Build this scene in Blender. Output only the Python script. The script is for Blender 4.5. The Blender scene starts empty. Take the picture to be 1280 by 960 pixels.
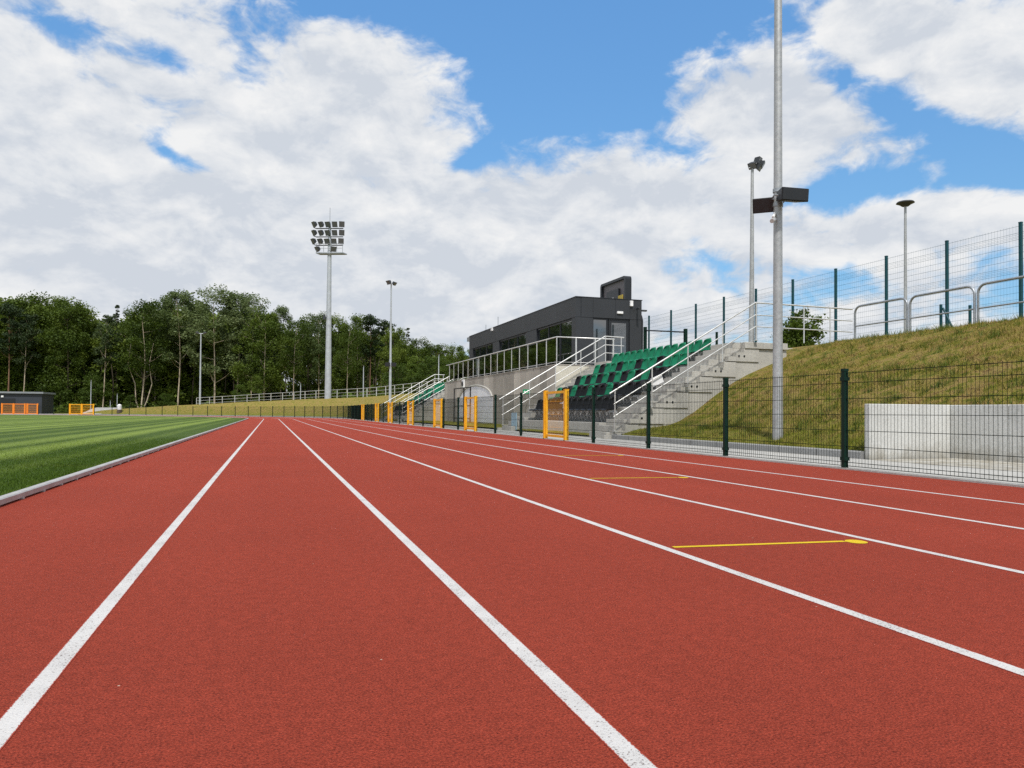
import bpy, bmesh, math, random
import numpy as np
from mathutils import Vector, Matrix
R_ = math.radians
random.seed(7)
scene = bpy.context.scene
col = scene.collection

# ------------------------------------------------------------------ camera
F_PX, CAM_H = 930.0, 0.68
YAW, PITCH, ROLL = R_(17.9815), R_(1.0), R_(0.42)
cf = Vector((math.sin(YAW) * math.cos(PITCH), math.cos(YAW) * math.cos(PITCH), math.sin(PITCH)))
r0 = Vector((math.cos(YAW), -math.sin(YAW), 0)); u0 = r0.cross(cf)
cr = r0 * math.cos(ROLL) + u0 * math.sin(ROLL)
cu = u0 * math.cos(ROLL) - r0 * math.sin(ROLL)
cam_d = bpy.data.cameras.new("camera")
cam = bpy.data.objects.new("camera", cam_d); col.objects.link(cam)
M = Matrix(((cr.x, cu.x, -cf.x, 0), (cr.y, cu.y, -cf.y, 0), (cr.z, cu.z, -cf.z, CAM_H), (0, 0, 0, 1)))
cam.matrix_world = M
cam_d.sensor_width = 36.0; cam_d.lens = F_PX / 1280 * 36.0
cam_d.shift_y = 19.98 / 1280
cam_d.clip_end = 3000; cam_d.clip_start = 0.05
scene.camera = cam

def bearing(u, depth):
    """ground point seen at photo column u, 'depth' metres ahead of the photographer"""
    d = cf + cr * ((u - 640) / F_PX)
    return d.x * depth, d.y * depth

# ------------------------------------------------------------------ materials
def new_mat(name):
    m = bpy.data.materials.new(name); m.use_nodes = True
    nt = m.node_tree; b = nt.nodes["Principled BSDF"]
    return m, nt, b

def N(nt, t, **kw):
    n = nt.nodes.new(t)
    for k, v in kw.items():
        setattr(n, k, v)
    return n

def noise(nt, vec, scale, detail=4, rough=0.55, dist=0.0):
    n = N(nt, "ShaderNodeTexNoise"); n.inputs["Scale"].default_value = scale
    n.inputs["Detail"].default_value = detail; n.inputs["Roughness"].default_value = rough
    n.inputs["Distortion"].default_value = dist
    if vec is not None: nt.links.new(vec, n.inputs["Vector"])
    return n.outputs["Fac"]

def ramp(nt, fac, stops):
    r = N(nt, "ShaderNodeValToRGB"); e = r.color_ramp.elements
    while len(e) < len(stops): e.new(0.5)
    for i, (p, c) in enumerate(stops):
        e[i].position = p; e[i].color = (*c, 1) if len(c) == 3 else c
    nt.links.new(fac, r.inputs[0]); return r.outputs[0]

def mix(nt, fac, a, b, mode="MIX"):
    m = N(nt, "ShaderNodeMix", data_type="RGBA", blend_type=mode)
    for sock, v in ((0, fac), (6, a), (7, b)):
        if isinstance(v, (int, float)): m.inputs[sock].default_value = v
        elif isinstance(v, tuple): m.inputs[sock].default_value = (*v, 1)
        else: nt.links.new(v, m.inputs[sock])
    return m.outputs[2]

def math_n(nt, op, a, b=None, c=None, clamp=False):
    m = N(nt, "ShaderNodeMath", operation=op); m.use_clamp = clamp
    for i, v in enumerate((a, b, c)):
        if v is None: continue
        if isinstance(v, (int, float)): m.inputs[i].default_value = v
        else: nt.links.new(v, m.inputs[i])
    return m.outputs[0]

def bump(nt, b, height, strength, dist):
    n = N(nt, "ShaderNodeBump"); n.inputs["Strength"].default_value = strength
    n.inputs["Distance"].default_value = dist
    nt.links.new(height, n.inputs["Height"]); nt.links.new(n.outputs[0], b.inputs["Normal"])

def objco(nt): return N(nt, "ShaderNodeTexCoord").outputs["Object"]
def geopos(nt): return N(nt, "ShaderNodeNewGeometry").outputs["Position"]
def sep(nt, v):
    s = N(nt, "ShaderNodeSeparateXYZ"); nt.links.new(v, s.inputs[0]); return s.outputs

def simple(name, c, rough=0.5, metal=0.0, var=0.12, scale=6.0, bmp=0.0, bscale=60, spec=0.5):
    """paint / metal / plastic with faint uneven tone and roughness"""
    m, nt, b = new_mat(name)
    p = geopos(nt)
    n = noise(nt, p, scale, 5, 0.6)
    lo = tuple(x * (1 - var) for x in c); hi = tuple(min(1, x * (1 + var)) for x in c)
    nt.links.new(ramp(nt, n, [(0.3, lo), (0.7, hi)]), b.inputs["Base Color"])
    rr = math_n(nt, "MULTIPLY_ADD", n, 0.25, rough - 0.12)
    nt.links.new(rr, b.inputs["Roughness"])
    b.inputs["Metallic"].default_value = metal
    b.inputs["Specular IOR Level"].default_value = spec
    if bmp: bump(nt, b, noise(nt, p, bscale, 4), bmp, 0.01)
    return m

def concrete(name, c, stain=0.5, boards=0.0, axis=1, foot=0.0):
    m, nt, b = new_mat(name)
    p = geopos(nt)
    big = noise(nt, p, 0.9, 6, 0.65); fine = noise(nt, p, 35, 5, 0.6)
    # streaks running down
    mp = N(nt, "ShaderNodeMapping"); mp.inputs["Scale"].default_value = (5, 5, 0.35)
    nt.links.new(p, mp.inputs[0]); st = noise(nt, mp.outputs[0], 1.0, 5, 0.6)
    c1 = ramp(nt, big, [(0.3, tuple(x * 0.8 for x in c)), (0.72, tuple(x * 1.12 for x in c))])
    c2 = mix(nt, math_n(nt, "MULTIPLY", ramp(nt, st, [(0.5, (0, 0, 0)), (0.75, (1, 1, 1))]), 0.35 * stain), c1, tuple(x * 0.55 for x in c))
    c3 = mix(nt, 0.22, c2, ramp(nt, fine, [(0.35, (0.1, 0.1, 0.1)), (0.65, (0.75, 0.74, 0.72))]), "OVERLAY")
    if boards:
        s = sep(nt, p)[axis]
        fl = math_n(nt, "FLOOR", math_n(nt, "DIVIDE", s, boards))
        w = N(nt, "ShaderNodeTexWhiteNoise", noise_dimensions="1D"); nt.links.new(fl, w.inputs["W"])
        k = math_n(nt, "MULTIPLY_ADD", w.outputs["Value"], 0.55, 0.66)
        cm = N(nt, "ShaderNodeCombineColor")
        for i in range(3): nt.links.new(k, cm.inputs[i])
        c3 = mix(nt, 1.0, c3, cm.outputs[0], "MULTIPLY")
    if foot:   # soil splashed up at the foot, and tie-hole sized pits
        hh = math_n(nt, "ADD", sep(nt, p)[2], math_n(nt, "MULTIPLY_ADD", noise(nt, p, 3.5, 6, 0.75), 0.7, -0.35))
        mr = N(nt, "ShaderNodeMapRange"); nt.links.new(hh, mr.inputs[0]); mr.inputs[1].default_value = foot; mr.inputs[2].default_value = -0.05
        c3 = mix(nt, math_n(nt, "MULTIPLY", mr.outputs[0], 0.6), c3, (0.19, 0.155, 0.09))
        pv = N(nt, "ShaderNodeTexVoronoi"); pv.inputs["Scale"].default_value = 13; nt.links.new(p, pv.inputs["Vector"])
        c3 = mix(nt, math_n(nt, "MULTIPLY", math_n(nt, "LESS_THAN", pv.outputs["Distance"], 0.09), 0.55), c3, (0.2, 0.2, 0.19))
    nt.links.new(c3, b.inputs["Base Color"]); b.inputs["Roughness"].default_value = 0.85
    bump(nt, b, fine, 0.25, 0.01)
    return m

def track_mat():
    m, nt, b = new_mat("red_rubber_track")
    p = geopos(nt)
    v = N(nt, "ShaderNodeTexVoronoi"); v.inputs["Scale"].default_value = 190; nt.links.new(p, v.inputs["Vector"])
    g = noise(nt, p, 170, 4, 0.8); med = noise(nt, p, 26, 4, 0.65); big = noise(nt, p, 0.5, 5, 0.62)
    base = ramp(nt, g, [(0.33, (0.07, 0.010, 0.008)), (0.46, (0.31, 0.048, 0.027)), (0.58, (0.44, 0.072, 0.039)), (0.70, (0.56, 0.14, 0.085))])
    base = mix(nt, 0.30, base, ramp(nt, v.outputs["Distance"], [(0.1, (0.52, 0.075, 0.040)), (0.7, (0.07, 0.010, 0.007))]))
    base = mix(nt, 0.45, base, ramp(nt, med, [(0.3, (0.34, 0.34, 0.34)), (0.7, (0.64, 0.63, 0.63))]), "OVERLAY")
    base = mix(nt, 0.32, base, ramp(nt, big, [(0.3, (0.38, 0.38, 0.38)), (0.7, (0.60, 0.60, 0.60))]), "OVERLAY")
    # faint wheel / running wear along the lanes
    mp = N(nt, "ShaderNodeMapping"); mp.inputs["Scale"].default_value = (2.2, 0.05, 1); nt.links.new(p, mp.inputs[0])
    base = mix(nt, 0.22, base, ramp(nt, noise(nt, mp.outputs[0], 1.0, 4, 0.6), [(0.3, (0.40, 0.40, 0.40)), (0.7, (0.60, 0.61, 0.62))]), "OVERLAY")
    # rare pale specks of dust and dry grass
    sp = N(nt, "ShaderNodeTexVoronoi"); sp.inputs["Scale"].default_value = 4.5; nt.links.new(p, sp.inputs["Vector"])
    base = mix(nt, math_n(nt, "LESS_THAN", sp.outputs["Distance"], 0.016), base, (0.55, 0.42, 0.33))
    nt.links.new(base, b.inputs["Base Color"])
    b.inputs["Roughness"].default_value = 0.9; b.inputs["Specular IOR Level"].default_value = 0.12
    h = math_n(nt, "ADD", math_n(nt, "MULTIPLY", v.outputs["Distance"], -0.6), g)
    bump(nt, b, h, 0.9, 0.007)
    return m

def paint_mat(name, c, hole, th, edge=0.0):
    """line paint sprayed on rubber grain: pits show through, edges follow the grain"""
    m, nt, b = new_mat(name)
    p = geopos(nt)
    g = noise(nt, p, 130, 3, 0.75); w = noise(nt, p, 7, 4, 0.6); ww = noise(nt, p, 1.3, 3)
    f = math_n(nt, "ADD", g, math_n(nt, "MULTIPLY_ADD", math_n(nt, "ADD", w, ww), 0.20, -0.10))
    pit = ramp(nt, f, [(th, (1, 1, 1)), (th + 0.06, (0, 0, 0))])
    cc = ramp(nt, w, [(0.3, tuple(x * 0.86 for x in c)), (0.7, c)])
    cc = mix(nt, pit, cc, hole)
    if edge:
        u = sep(nt, N(nt, "ShaderNodeTexCoord").outputs["UV"])[0]
        au = math_n(nt, "ABSOLUTE", math_n(nt, "MULTIPLY_ADD", u, 2.0, -1.0))
        e = math_n(nt, "ADD", au, math_n(nt, "MULTIPLY_ADD", g, edge * 2, -edge))
        cc = mix(nt, ramp(nt, e, [(0.86, (0, 0, 0)), (0.90, (1, 1, 1))]), cc, (0.31, 0.045, 0.026))
    nt.links.new(cc, b.inputs["Base Color"])
    b.inputs["Roughness"].default_value = 0.8; b.inputs["Specular IOR Level"].default_value = 0.2
    bump(nt, b, g, 0.7, 0.006)
    return m

def lawn_mat(blades=False):
    m, nt, b = new_mat("mown_lawn_blades" if blades else "mown_lawn")
    p = geopos(nt); s = sep(nt, p)
    wob = math_n(nt, "MULTIPLY_ADD", noise(nt, p, 0.25, 3), 0.36, -0.18)
    t = math_n(nt, "DIVIDE", math_n(nt, "ADD", math_n(nt, "ADD", s[0], wob), 4.3), 1.04)   # metre-wide mower passes along the pitch
    fl = math_n(nt, "FLOOR", t)
    wn = N(nt, "ShaderNodeTexWhiteNoise", noise_dimensions="1D"); nt.links.new(fl, wn.inputs["W"])
    fr = math_n(nt, "FRACT", t)
    seam = math_n(nt, "POWER", math_n(nt, "ABSOLUTE", math_n(nt, "MULTIPLY_ADD", fr, 2.0, -1.0)), 1.6)      # 1 at the overlaps
    alt = math_n(nt, "COSINE", math_n(nt, "MULTIPLY", t, math.pi / 2.2))
    st = math_n(nt, "ADD", math_n(nt, "MULTIPLY_ADD", wn.outputs["Value"], 0.65, 0.42), math_n(nt, "MULTIPLY", alt, 0.22))
    st = math_n(nt, "SUBTRACT", st, math_n(nt, "MULTIPLY", seam, 0.95))
    edge = N(nt, "ShaderNodeMapRange"); nt.links.new(s[0], edge.inputs[0]); edge.inputs[1].default_value = -4.6; edge.inputs[2].default_value = -2.2; edge.inputs[3].default_value = 0.10; edge.inputs[4].default_value = -0.22
    st = math_n(nt, "ADD", math_n(nt, "ADD", st, edge.outputs[0]), math_n(nt, "MULTIPLY_ADD", noise(nt, p, 1.8, 5, 0.7), 0.5, -0.25), clamp=True)
    dark = ramp(nt, noise(nt, p, 5, 5, 0.65), [(0.3, (0.036, 0.074, 0.003)), (0.7, (0.064, 0.112, 0.007))])
    lite = ramp(nt, noise(nt, p, 4, 5, 0.65), [(0.3, (0.155, 0.225, 0.026)), (0.7, (0.225, 0.295, 0.06))])
    c = mix(nt, st, dark, lite)
    dry = ramp(nt, noise(nt, p, 1.1, 5, 0.7), [(0.55, (0, 0, 0)), (0.8, (0.5, 0.5, 0.5))])
    c = mix(nt, dry, c, (0.15, 0.155, 0.025))
    if not blades:
        c = mix(nt, 0.5, c, ramp(nt, noise(nt, p, 90, 4, 0.7), [(0.3, (0.2, 0.2, 0.2)), (0.7, (0.75, 0.75, 0.7))]), "OVERLAY")
        bump(nt, b, noise(nt, p, 60, 4, 0.7), 0.8, 0.03)
    nt.links.new(c, b.inputs["Base Color"]); b.inputs["Roughness"].default_value = 0.75
    b.inputs["Specular IOR Level"].default_value = 0.2
    return m

def bank_mat(name, blades=False):
    m, nt, b = new_mat(name)
    p = geopos(nt); s = sep(nt, p)
    n1 = noise(nt, p, 0.9, 6, 0.72); n2 = noise(nt, p, 3.6, 7, 0.78)
    c = ramp(nt, n1, [(0.34, (0.10, 0.14, 0.012)), (0.45, (0.205, 0.20, 0.030)), (0.56, (0.28, 0.205, 0.060)), (0.68, (0.15, 0.165, 0.022))])
    c = mix(nt, 0.7, c, ramp(nt, n2, [(0.38, (0.06, 0.095, 0.010)), (0.46, (0.22, 0.205, 0.026)), (0.54, (0.40, 0.29, 0.11)), (0.62, (0.13, 0.065, 0.030))]))
    low = N(nt, "ShaderNodeMapRange"); nt.links.new(math_n(nt, "ADD", s[2], math_n(nt, "MULTIPLY_ADD", n1, 0.9, -0.45)), low.inputs[0])
    low.inputs[1].default_value = 0.75; low.inputs[2].default_value = 0.15
    c = mix(nt, math_n(nt, "MULTIPLY", low.outputs[0], 0.6), c, (0.17, 0.195, 0.016))   # damper, greener foot of the bank
    if not blades:
        c = mix(nt, 0.6, c, ramp(nt, noise(nt, p, 45, 5, 0.7), [(0.3, (0.15, 0.14, 0.12)), (0.7, (0.75, 0.72, 0.65))]), "OVERLAY")
        bump(nt, b, noise(nt, p, 22, 5, 0.75), 0.9, 0.08)
    nt.links.new(c, b.inputs["Base Color"]); b.inputs["Roughness"].default_value = 0.85
    b.inputs["Specular IOR Level"].default_value = 0.15
    return m

def leaf_mat(name, c0, c1, c2, scale=0.22, trans=0.35):
    m, nt, b = new_mat(name)
    p = geopos(nt)
    oi = N(nt, "ShaderNodeObjectInfo").outputs["Random"]
    n = noise(nt, p, scale, 4, 0.7); nf = noise(nt, p, 2.0, 3, 0.7)
    f = math_n(nt, "ADD", math_n(nt, "MULTIPLY", n, 0.7), math_n(nt, "MULTIPLY", nf, 0.3))
    f = math_n(nt, "ADD", f, math_n(nt, "MULTIPLY_ADD", oi, 0.24, -0.12))
    c = ramp(nt, f, [(0.34, c0), (0.52, c1), (0.70, c2)])
    nt.links.new(c, b.inputs["Base Color"]); b.inputs["Roughness"].default_value = 0.6
    b.inputs["Specular IOR Level"].default_value = 0.25
    tr = N(nt, "ShaderNodeBsdfTranslucent"); nt.links.new(c, tr.inputs[0])
    mx = N(nt, "ShaderNodeMixShader"); mx.inputs[0].default_value = trans
    nt.links.new(b.outputs[0], mx.inputs[1]); nt.links.new(tr.outputs[0], mx.inputs[2])
    nt.links.new(mx.outputs[0], nt.nodes["Material Output"].inputs[0])
    return m

def bark_mat(name, c0, c1):
    m, nt, b = new_mat(name)
    p = geopos(nt)
    mp = N(nt, "ShaderNodeMapping"); mp.inputs["Scale"].default_value = (6, 6, 1.2); nt.links.new(p, mp.inputs[0])
    n = noise(nt, mp.outputs[0], 1.0, 5, 0.7)
    nt.links.new(ramp(nt, n, [(0.35, c0), (0.65, c1)]), b.inputs["Base Color"]); b.inputs["Roughness"].default_value = 0.9
    bump(nt, b, n, 0.6, 0.05)
    return m

def glass_mat():
    m, nt, b = new_mat("dark_reflective_glazing")
    p = geopos(nt)
    b.inputs["Base Color"].default_value = (0.012, 0.016, 0.018, 1)
    b.inputs["Roughness"].default_value = 0.025
    b.inputs["IOR"].default_value = 2.1
    b.inputs["Specular IOR Level"].default_value = 0.8
    bump(nt, b, noise(nt, p, 0.7, 2), 0.03, 0.02)
    return m

def galv_mat(name, c=(0.40, 0.41, 0.41), rough=0.45, metal=0.45):
    m, nt, b = new_mat(name)
    p = geopos(nt)
    v = N(nt, "ShaderNodeTexVoronoi"); v.inputs["Scale"].default_value = 22; nt.links.new(p, v.inputs["Vector"])
    w = noise(nt, p, 2.2, 5, 0.65)
    f = math_n(nt, "ADD", math_n(nt, "MULTIPLY", sep(nt, v.outputs["Color"])[0], 0.22), math_n(nt, "MULTIPLY", w, 0.78))
    nt.links.new(ramp(nt, f, [(0.2, tuple(x * 0.72 for x in c)), (0.75, tuple(min(1, x * 1.2) for x in c))]), b.inputs["Base Color"])
    nt.links.new(math_n(nt, "MULTIPLY_ADD", f, 0.25, rough - 0.1), b.inputs["Roughness"])
    b.inputs["Metallic"].default_value = metal
    return m

def panel_mat(name, c):
    """coated metal facade boards"""
    m, nt, b = new_mat(name)
    p = geopos(nt); n = noise(nt, p, 0.6, 4); f = noise(nt, p, 14, 4)
    nt.links.new(ramp(nt, n, [(0.3, tuple(x * 0.88 for x in c)), (0.7, tuple(x * 1.14 for x in c))]), b.inputs["Base Color"])
    nt.links.new(math_n(nt, "MULTIPLY_ADD", f, 0.2, 0.42), b.inputs["Roughness"])
    bump(nt, b, n, 0.05, 0.03)
    return m

M_track = track_mat()
M_line = paint_mat("white_line_paint", (0.60, 0.585, 0.57), (0.15, 0.115, 0.105), 0.445, 0.25)
M_yline = paint_mat("yellow_line_paint", (0.70, 0.50, 0.015), (0.35, 0.14, 0.03), 0.44)
M_lawn = lawn_mat(); M_lawnb = lawn_mat(True)
M_bank = bank_mat("dry_bank_grass"); M_bankb = bank_mat("dry_bank_blades", True)
M_field = bank_mat("rough_meadow")
M_tuft = leaf_mat("weed_blades", (0.06, 0.10, 0.012), (0.12, 0.15, 0.02), (0.25, 0.21, 0.06), scale=1.2, trans=0.2)
M_kerbalu = simple("aluminium_kerb", (0.44, 0.43, 0.42), 0.5, 0.3, 0.15)
M_conc = concrete("stand_concrete", (0.47, 0.455, 0.415), 0.9)
M_concp = concrete("podium_concrete", (0.45, 0.415, 0.37), 0.5, boards=0.92)  # tone taken down to paint in the shade on the track-facing wall
M_concy = concrete("sunlit_podium_concrete", (0.66, 0.63, 0.54), 0.4)  # same podium concrete, sunlight on the end wall painted in as paler cream
M_wall = concrete("white_grey_concrete", (0.60, 0.60, 0.575), 0.8, foot=0.22)
M_path = concrete("paver_concrete", (0.44, 0.43, 0.40), 0.3)
M_apron = concrete("apron_concrete", (0.47, 0.455, 0.41), 1.0, foot=0.05)
M_kerb = concrete("kerb_concrete", (0.30, 0.30, 0.295), 0.6)
M_green = simple("dark_green_powder_coat", (0.002, 0.021, 0.013), 0.5, spec=0.2)
M_wire = simple("dark_green_wire", (0.002, 0.008, 0.006), 0.6, spec=0.1)
M_bgreen = simple("blue_green_powder_coat", (0.004, 0.060, 0.075), 0.45, spec=0.3)
M_bwire = simple("blue_green_wire", (0.02, 0.09, 0.12), 0.5, spec=0.2)
M_yel = simple("orange_yellow_paint", (0.80, 0.41, 0.010), 0.42)
M_ywire = simple("orange_wire", (0.74, 0.34, 0.015), 0.5)
M_orange = simple("orange_paint", (0.80, 0.26, 0.02), 0.45)
M_steel = simple("brushed_steel_tube", (0.66, 0.66, 0.64), 0.38, 0.6, 0.1)
M_galv = galv_mat("galvanised_steel"); M_galvd = galv_mat("weathered_galvanised_tube", (0.36, 0.38, 0.40), 0.45, 0.7)
M_mast = galv_mat("pale_mast_steel", (0.46, 0.49, 0.52), 0.5, 0.4)
M_sgreen = simple("green_seat_plastic", (0.003, 0.165, 0.080), 0.42, 0, 0.2, 3.0, spec=0.3)
M_sblack = simple("black_seat_plastic", (0.007, 0.007, 0.009), 0.42, 0, 0.2, 3.0, spec=0.25)
M_bracket = simple("grey_seat_bracket", (0.50, 0.50, 0.50), 0.5, 0.3)
M_dark = panel_mat("anthracite_cladding", (0.026, 0.029, 0.034))
M_dark2 = simple("dark_frame_metal", (0.014, 0.016, 0.02), 0.4)
M_glass = glass_mat()
M_black = simple("black_speaker_plastic", (0.008, 0.008, 0.010), 0.5)
M_lamp = simple("dark_lamp_housing", (0.05, 0.055, 0.06), 0.45, 0.3)
M_lens = simple("lamp_glass", (0.13, 0.14, 0.16), 0.35, 0.0)
M_white = simple("white_paint", (0.80, 0.80, 0.80), 0.45)
M_whited = simple("white_door_panel", (0.76, 0.77, 0.82), 0.5, 0, 0.06, 1.0)
M_exit = simple("exit_sign_green", (0.0, 0.30, 0.13), 0.4)
M_ply = simple("brown_grey_board", (0.17, 0.145, 0.15), 0.6)
M_yellowbox = simple("yellow_box", (0.42, 0.30, 0.03), 0.5)
M_shed = simple("blue_grey_shed_cladding", (0.030, 0.036, 0.050), 0.55)
M_shedroof = simple("grey_shed_roof", (0.22, 0.24, 0.26), 0.5)
M_blue = simple("pale_blue_board", (0.34, 0.50, 0.60), 0.5)
M_leafA = leaf_mat("dark_broad_leaves", (0.038, 0.066, 0.007), (0.092, 0.138, 0.016), (0.165, 0.215, 0.032))
M_leafB = leaf_mat("pale_airy_leaves", (0.060, 0.095, 0.028), (0.12, 0.165, 0.055), (0.19, 0.235, 0.10))
M_leafC = leaf_mat("pine_needles", (0.020, 0.038, 0.012), (0.042, 0.066, 0.020), (0.075, 0.10, 0.032), trans=0.1)
M_leafD = leaf_mat("fresh_leaves", (0.050, 0.085, 0.010), (0.090, 0.140, 0.018), (0.15, 0.20, 0.03))
M_barkP = bark_mat("pale_bark", (0.22, 0.17, 0.12), (0.58, 0.49, 0.37))
M_barkD = bark_mat("dark_bark", (0.04, 0.03, 0.02), (0.11, 0.085, 0.06))
M_barkR = bark_mat("pine_bark", (0.10, 0.05, 0.03), (0.26, 0.15, 0.09))

# ------------------------------------------------------------------ mesh helpers
class MB:
    def __init__(s): s.v = []; s.f = []; s.sm = []
    def quad(s, pts, smooth=False):
        i = len(s.v); s.v += [tuple(p) for p in pts]; s.f.append(tuple(range(i, i + len(pts)))); s.sm.append(smooth)
    def box(s, x0, x1, y0, y1, z0, z1):
        s.hexa([(x0, y0, z0), (x1, y0, z0), (x1, y1, z0), (x0, y1, z0), (x0, y0, z1), (x1, y0, z1), (x1, y1, z1), (x0, y1, z1)])
    def hexa(s, p):
        i = len(s.v); s.v += [tuple(q) for q in p]
        for f in ((0, 3, 2, 1), (4, 5, 6, 7), (0, 1, 5, 4), (1, 2, 6, 5), (2, 3, 7, 6), (3, 0, 4, 7)):
            s.f.append(tuple(i + k for k in f)); s.sm.append(False)
    def obox(s, c, ax, ay, az):
        """box about c with half-axis vectors"""
        c, ax, ay, az = map(Vector, (c, ax, ay, az))
        s.hexa([c - ax - ay - az, c + ax - ay - az, c + ax + ay - az, c - ax + ay - az,
                c - ax - ay + az, c + ax - ay + az, c + ax + ay + az, c - ax + ay + az])
    def tube(s, pts, r, n=8, r1=None, caps=True):
        pts = [Vector(p) for p in pts]; m = len(pts); rings = []
        up = None
        for k, p in enumerate(pts):
            t = (pts[min(k + 1, m - 1)] - pts[max(k - 1, 0)]).normalized()
            ref = Vector((0, 0, 1)) if abs(t.z) < 0.9 else Vector((0, 1, 0))
            a = t.cross(ref).normalized() if up is None else (up - t * up.dot(t)).normalized()
            up = a; b = t.cross(a)
            rr = r if r1 is None else r + (r1 - r) * k / (m - 1)
            i = len(s.v)
            for j in range(n):
                an = 2 * math.pi * j / n
                s.v.append(tuple(p + a * (rr * math.cos(an)) + b * (rr * math.sin(an))))
            rings.append(i)
        for q in range(m - 1):
            for j in range(n):
                k = (j + 1) % n
                s.f.append((rings[q] + j, rings[q] + k, rings[q + 1] + k, rings[q + 1] + j)); s.sm.append(n > 4)
        if caps:
            for i, rev in ((rings[0], True), (rings[-1], False)):
                ring = [s.v[i + j] for j in range(n)]
                s.quad(ring[::-1] if rev else ring)
    def prism(s, poly, y0, y1):
        """polygon in the XZ plane, swept from y0 to y1"""
        a = [(x, y0, z) for x, z in poly]; b = [(x, y1, z) for x, z in poly]
        s.quad(a); s.quad(b[::-1])
        for i in range(len(poly)):
            j = (i + 1) % len(poly); s.quad((a[j], a[i], b[i], b[j]))
    def mesh(s, name, mat):
        me = bpy.data.meshes.new(name); me.from_pydata(s.v, [], s.f); me.update()
        me.polygons.foreach_set("use_smooth", s.sm)
        me.materials.append(mat); return me
    def build(s, name, mat, parent=None, bevel=0.0):
        if parent is not None:
            l = parent.matrix_world.translation if False else wloc(parent)
            s.v = [(x - l[0], y - l[1], z - l[2]) for x, y, z in s.v]
        me = s.mesh(name, mat)
        if bevel:
            bm = bmesh.new(); bm.from_mesh(me)
            bmesh.ops.remove_doubles(bm, verts=bm.verts, dist=1e-4)
            bmesh.ops.recalc_face_normals(bm, faces=bm.faces)
            ed = [e for e in bm.edges if len(e.link_faces) == 2 and e.calc_face_angle(0) > 0.6]
            bmesh.ops.bevel(bm, geom=ed, offset=bevel, segments=1, affect='EDGES', profile=0.5, clamp_overlap=True)
            bm.to_mesh(me); bm.free()
        return link(name, me, parent)

def wloc(o):
    x = Vector((0, 0, 0))
    while o is not None:
        x = x + Vector(o.location); o = o.parent
    return x

def link(name, me, parent=None, loc=None, rz=0.0):
    o = bpy.data.objects.new(name, me); col.objects.link(o)
    if parent is not None: o.parent = parent
    if loc is not None: o.location = loc
    if rz: o.rotation_euler = (0, 0, rz)
    return o

def tag(o, label, cat, group=None):
    o["label"] = label; o["category"] = cat
    if group: o["group"] = group
    return o

def thing(name, label, cat, loc=(0, 0, 0), group=None, rz=0.0):
    o = bpy.data.objects.new(name, None); col.objects.link(o)
    o.location = loc; o.rotation_euler = (0, 0, rz); o.empty_display_size = 0.2
    return tag(o, label, cat, group)

def struct(o): o["kind"] = "structure"; return o

def copy_tree(o, loc=None, rz=None, parent=None):
    c = o.copy(); col.objects.link(c)
    if parent is not None: c.parent = parent
    if loc is not None: c.location = loc
    if rz is not None: c.rotation_euler = (0, 0, rz)
    for ch in list(o.children): copy_tree(ch, parent=c)
    return c

def np_mesh(name, verts, nper, mat, smooth=False):
    """mesh from a flat array of separate n-gons"""
    verts = np.asarray(verts, np.float32).reshape(-1, 3); nv = len(verts); nf = nv // nper
    me = bpy.data.meshes.new(name)
    me.vertices.add(nv); me.vertices.foreach_set("co", verts.ravel())
    me.loops.add(nv); me.loops.foreach_set("vertex_index", np.arange(nv, dtype=np.int32))
    me.polygons.add(nf); me.polygons.foreach_set("loop_start", np.arange(0, nv, nper, dtype=np.int32))
    me.update(calc_edges=True); me.materials.append(mat); return me

# ------------------------------------------------------------------ track frame
# X across the straight, Y along it; past Y=68 everything bends left on one centre
Y0, CX = 68.0, -43.08
def at_so(s, o):
    if s <= Y0: return o, s
    ph = (s - Y0) / 50.0; r = o - CX
    return CX + r * math.cos(ph), Y0 + r * math.sin(ph)
def to_so(x, y):
    if y <= Y0: return y, x
    ph = math.atan2(y - Y0, x - CX); return Y0 + 50 * ph, math.hypot(x - CX, y - Y0) + CX
HC_S = [-60, 66, 82, 88, 98.5, 108, 117, 119, 123, 126, 128.5, 130.5, 400]
HC_Z = [2.85, 2.85, 2.62, 2.42, 2.25, 1.87, 1.37, 1.25, 0.95, 0.7, 0.35, 0.0, 0.0]
def terrain(x, y):
    s, o = to_so(x, y)
    hc = float(np.interp(s, HC_S, HC_Z))
    w = 6.4 * max(hc, 0.6) / 2.75 + 0.2
    t = min(max((o - 8.97) / w, 0), 1.12)
    f = t if t < 0.86 else 0.86 + 0.14 * math.sin(min((t - 0.86) / 0.26, 1) * math.pi / 2)
    z = 0.06 + hc * f
    if 11.5 < s < 27:                                                       # the slope hollows out towards the stand's side wall
        k = min((s - 11.5) / 5.5, 1.0); k = k * k * (3 - 2 * k)
        z -= 0.43 * k * math.exp(-((o - 11.0) / 1.15) ** 2)
    if s < 9.385 and o < 10.62: z = -0.06                                  # paved recess in front of the retaining wall
    if 26.9 < s < 54.2 and o < 13.0: z = 0.05 + 0.012 * (o - 8.97)           # level strip in front of the podium
    return z

def ribbon(o0, o1, s_list, z, nm, mat, parent=None):
    m = MB()
    for a, b in zip(s_list[:-1], s_list[1:]):
        p = [at_so(a, o0), at_so(a, o1), at_so(b, o1), at_so(b, o0)]
        m.quad([(*q, z) for q in p])
    return m.build(nm, mat, parent)
S_ALL = [-12] + [Y0 + 50 * math.radians(k * 3) for k in range(0, 41)]

# ground sheet
g = MB(); g.quad([(-900, -300, -0.12), (900, -300, -0.12), (900, 1500, -0.12), (-900, 1500, -0.12)])
struct(g.build("ground", M_field))
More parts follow.
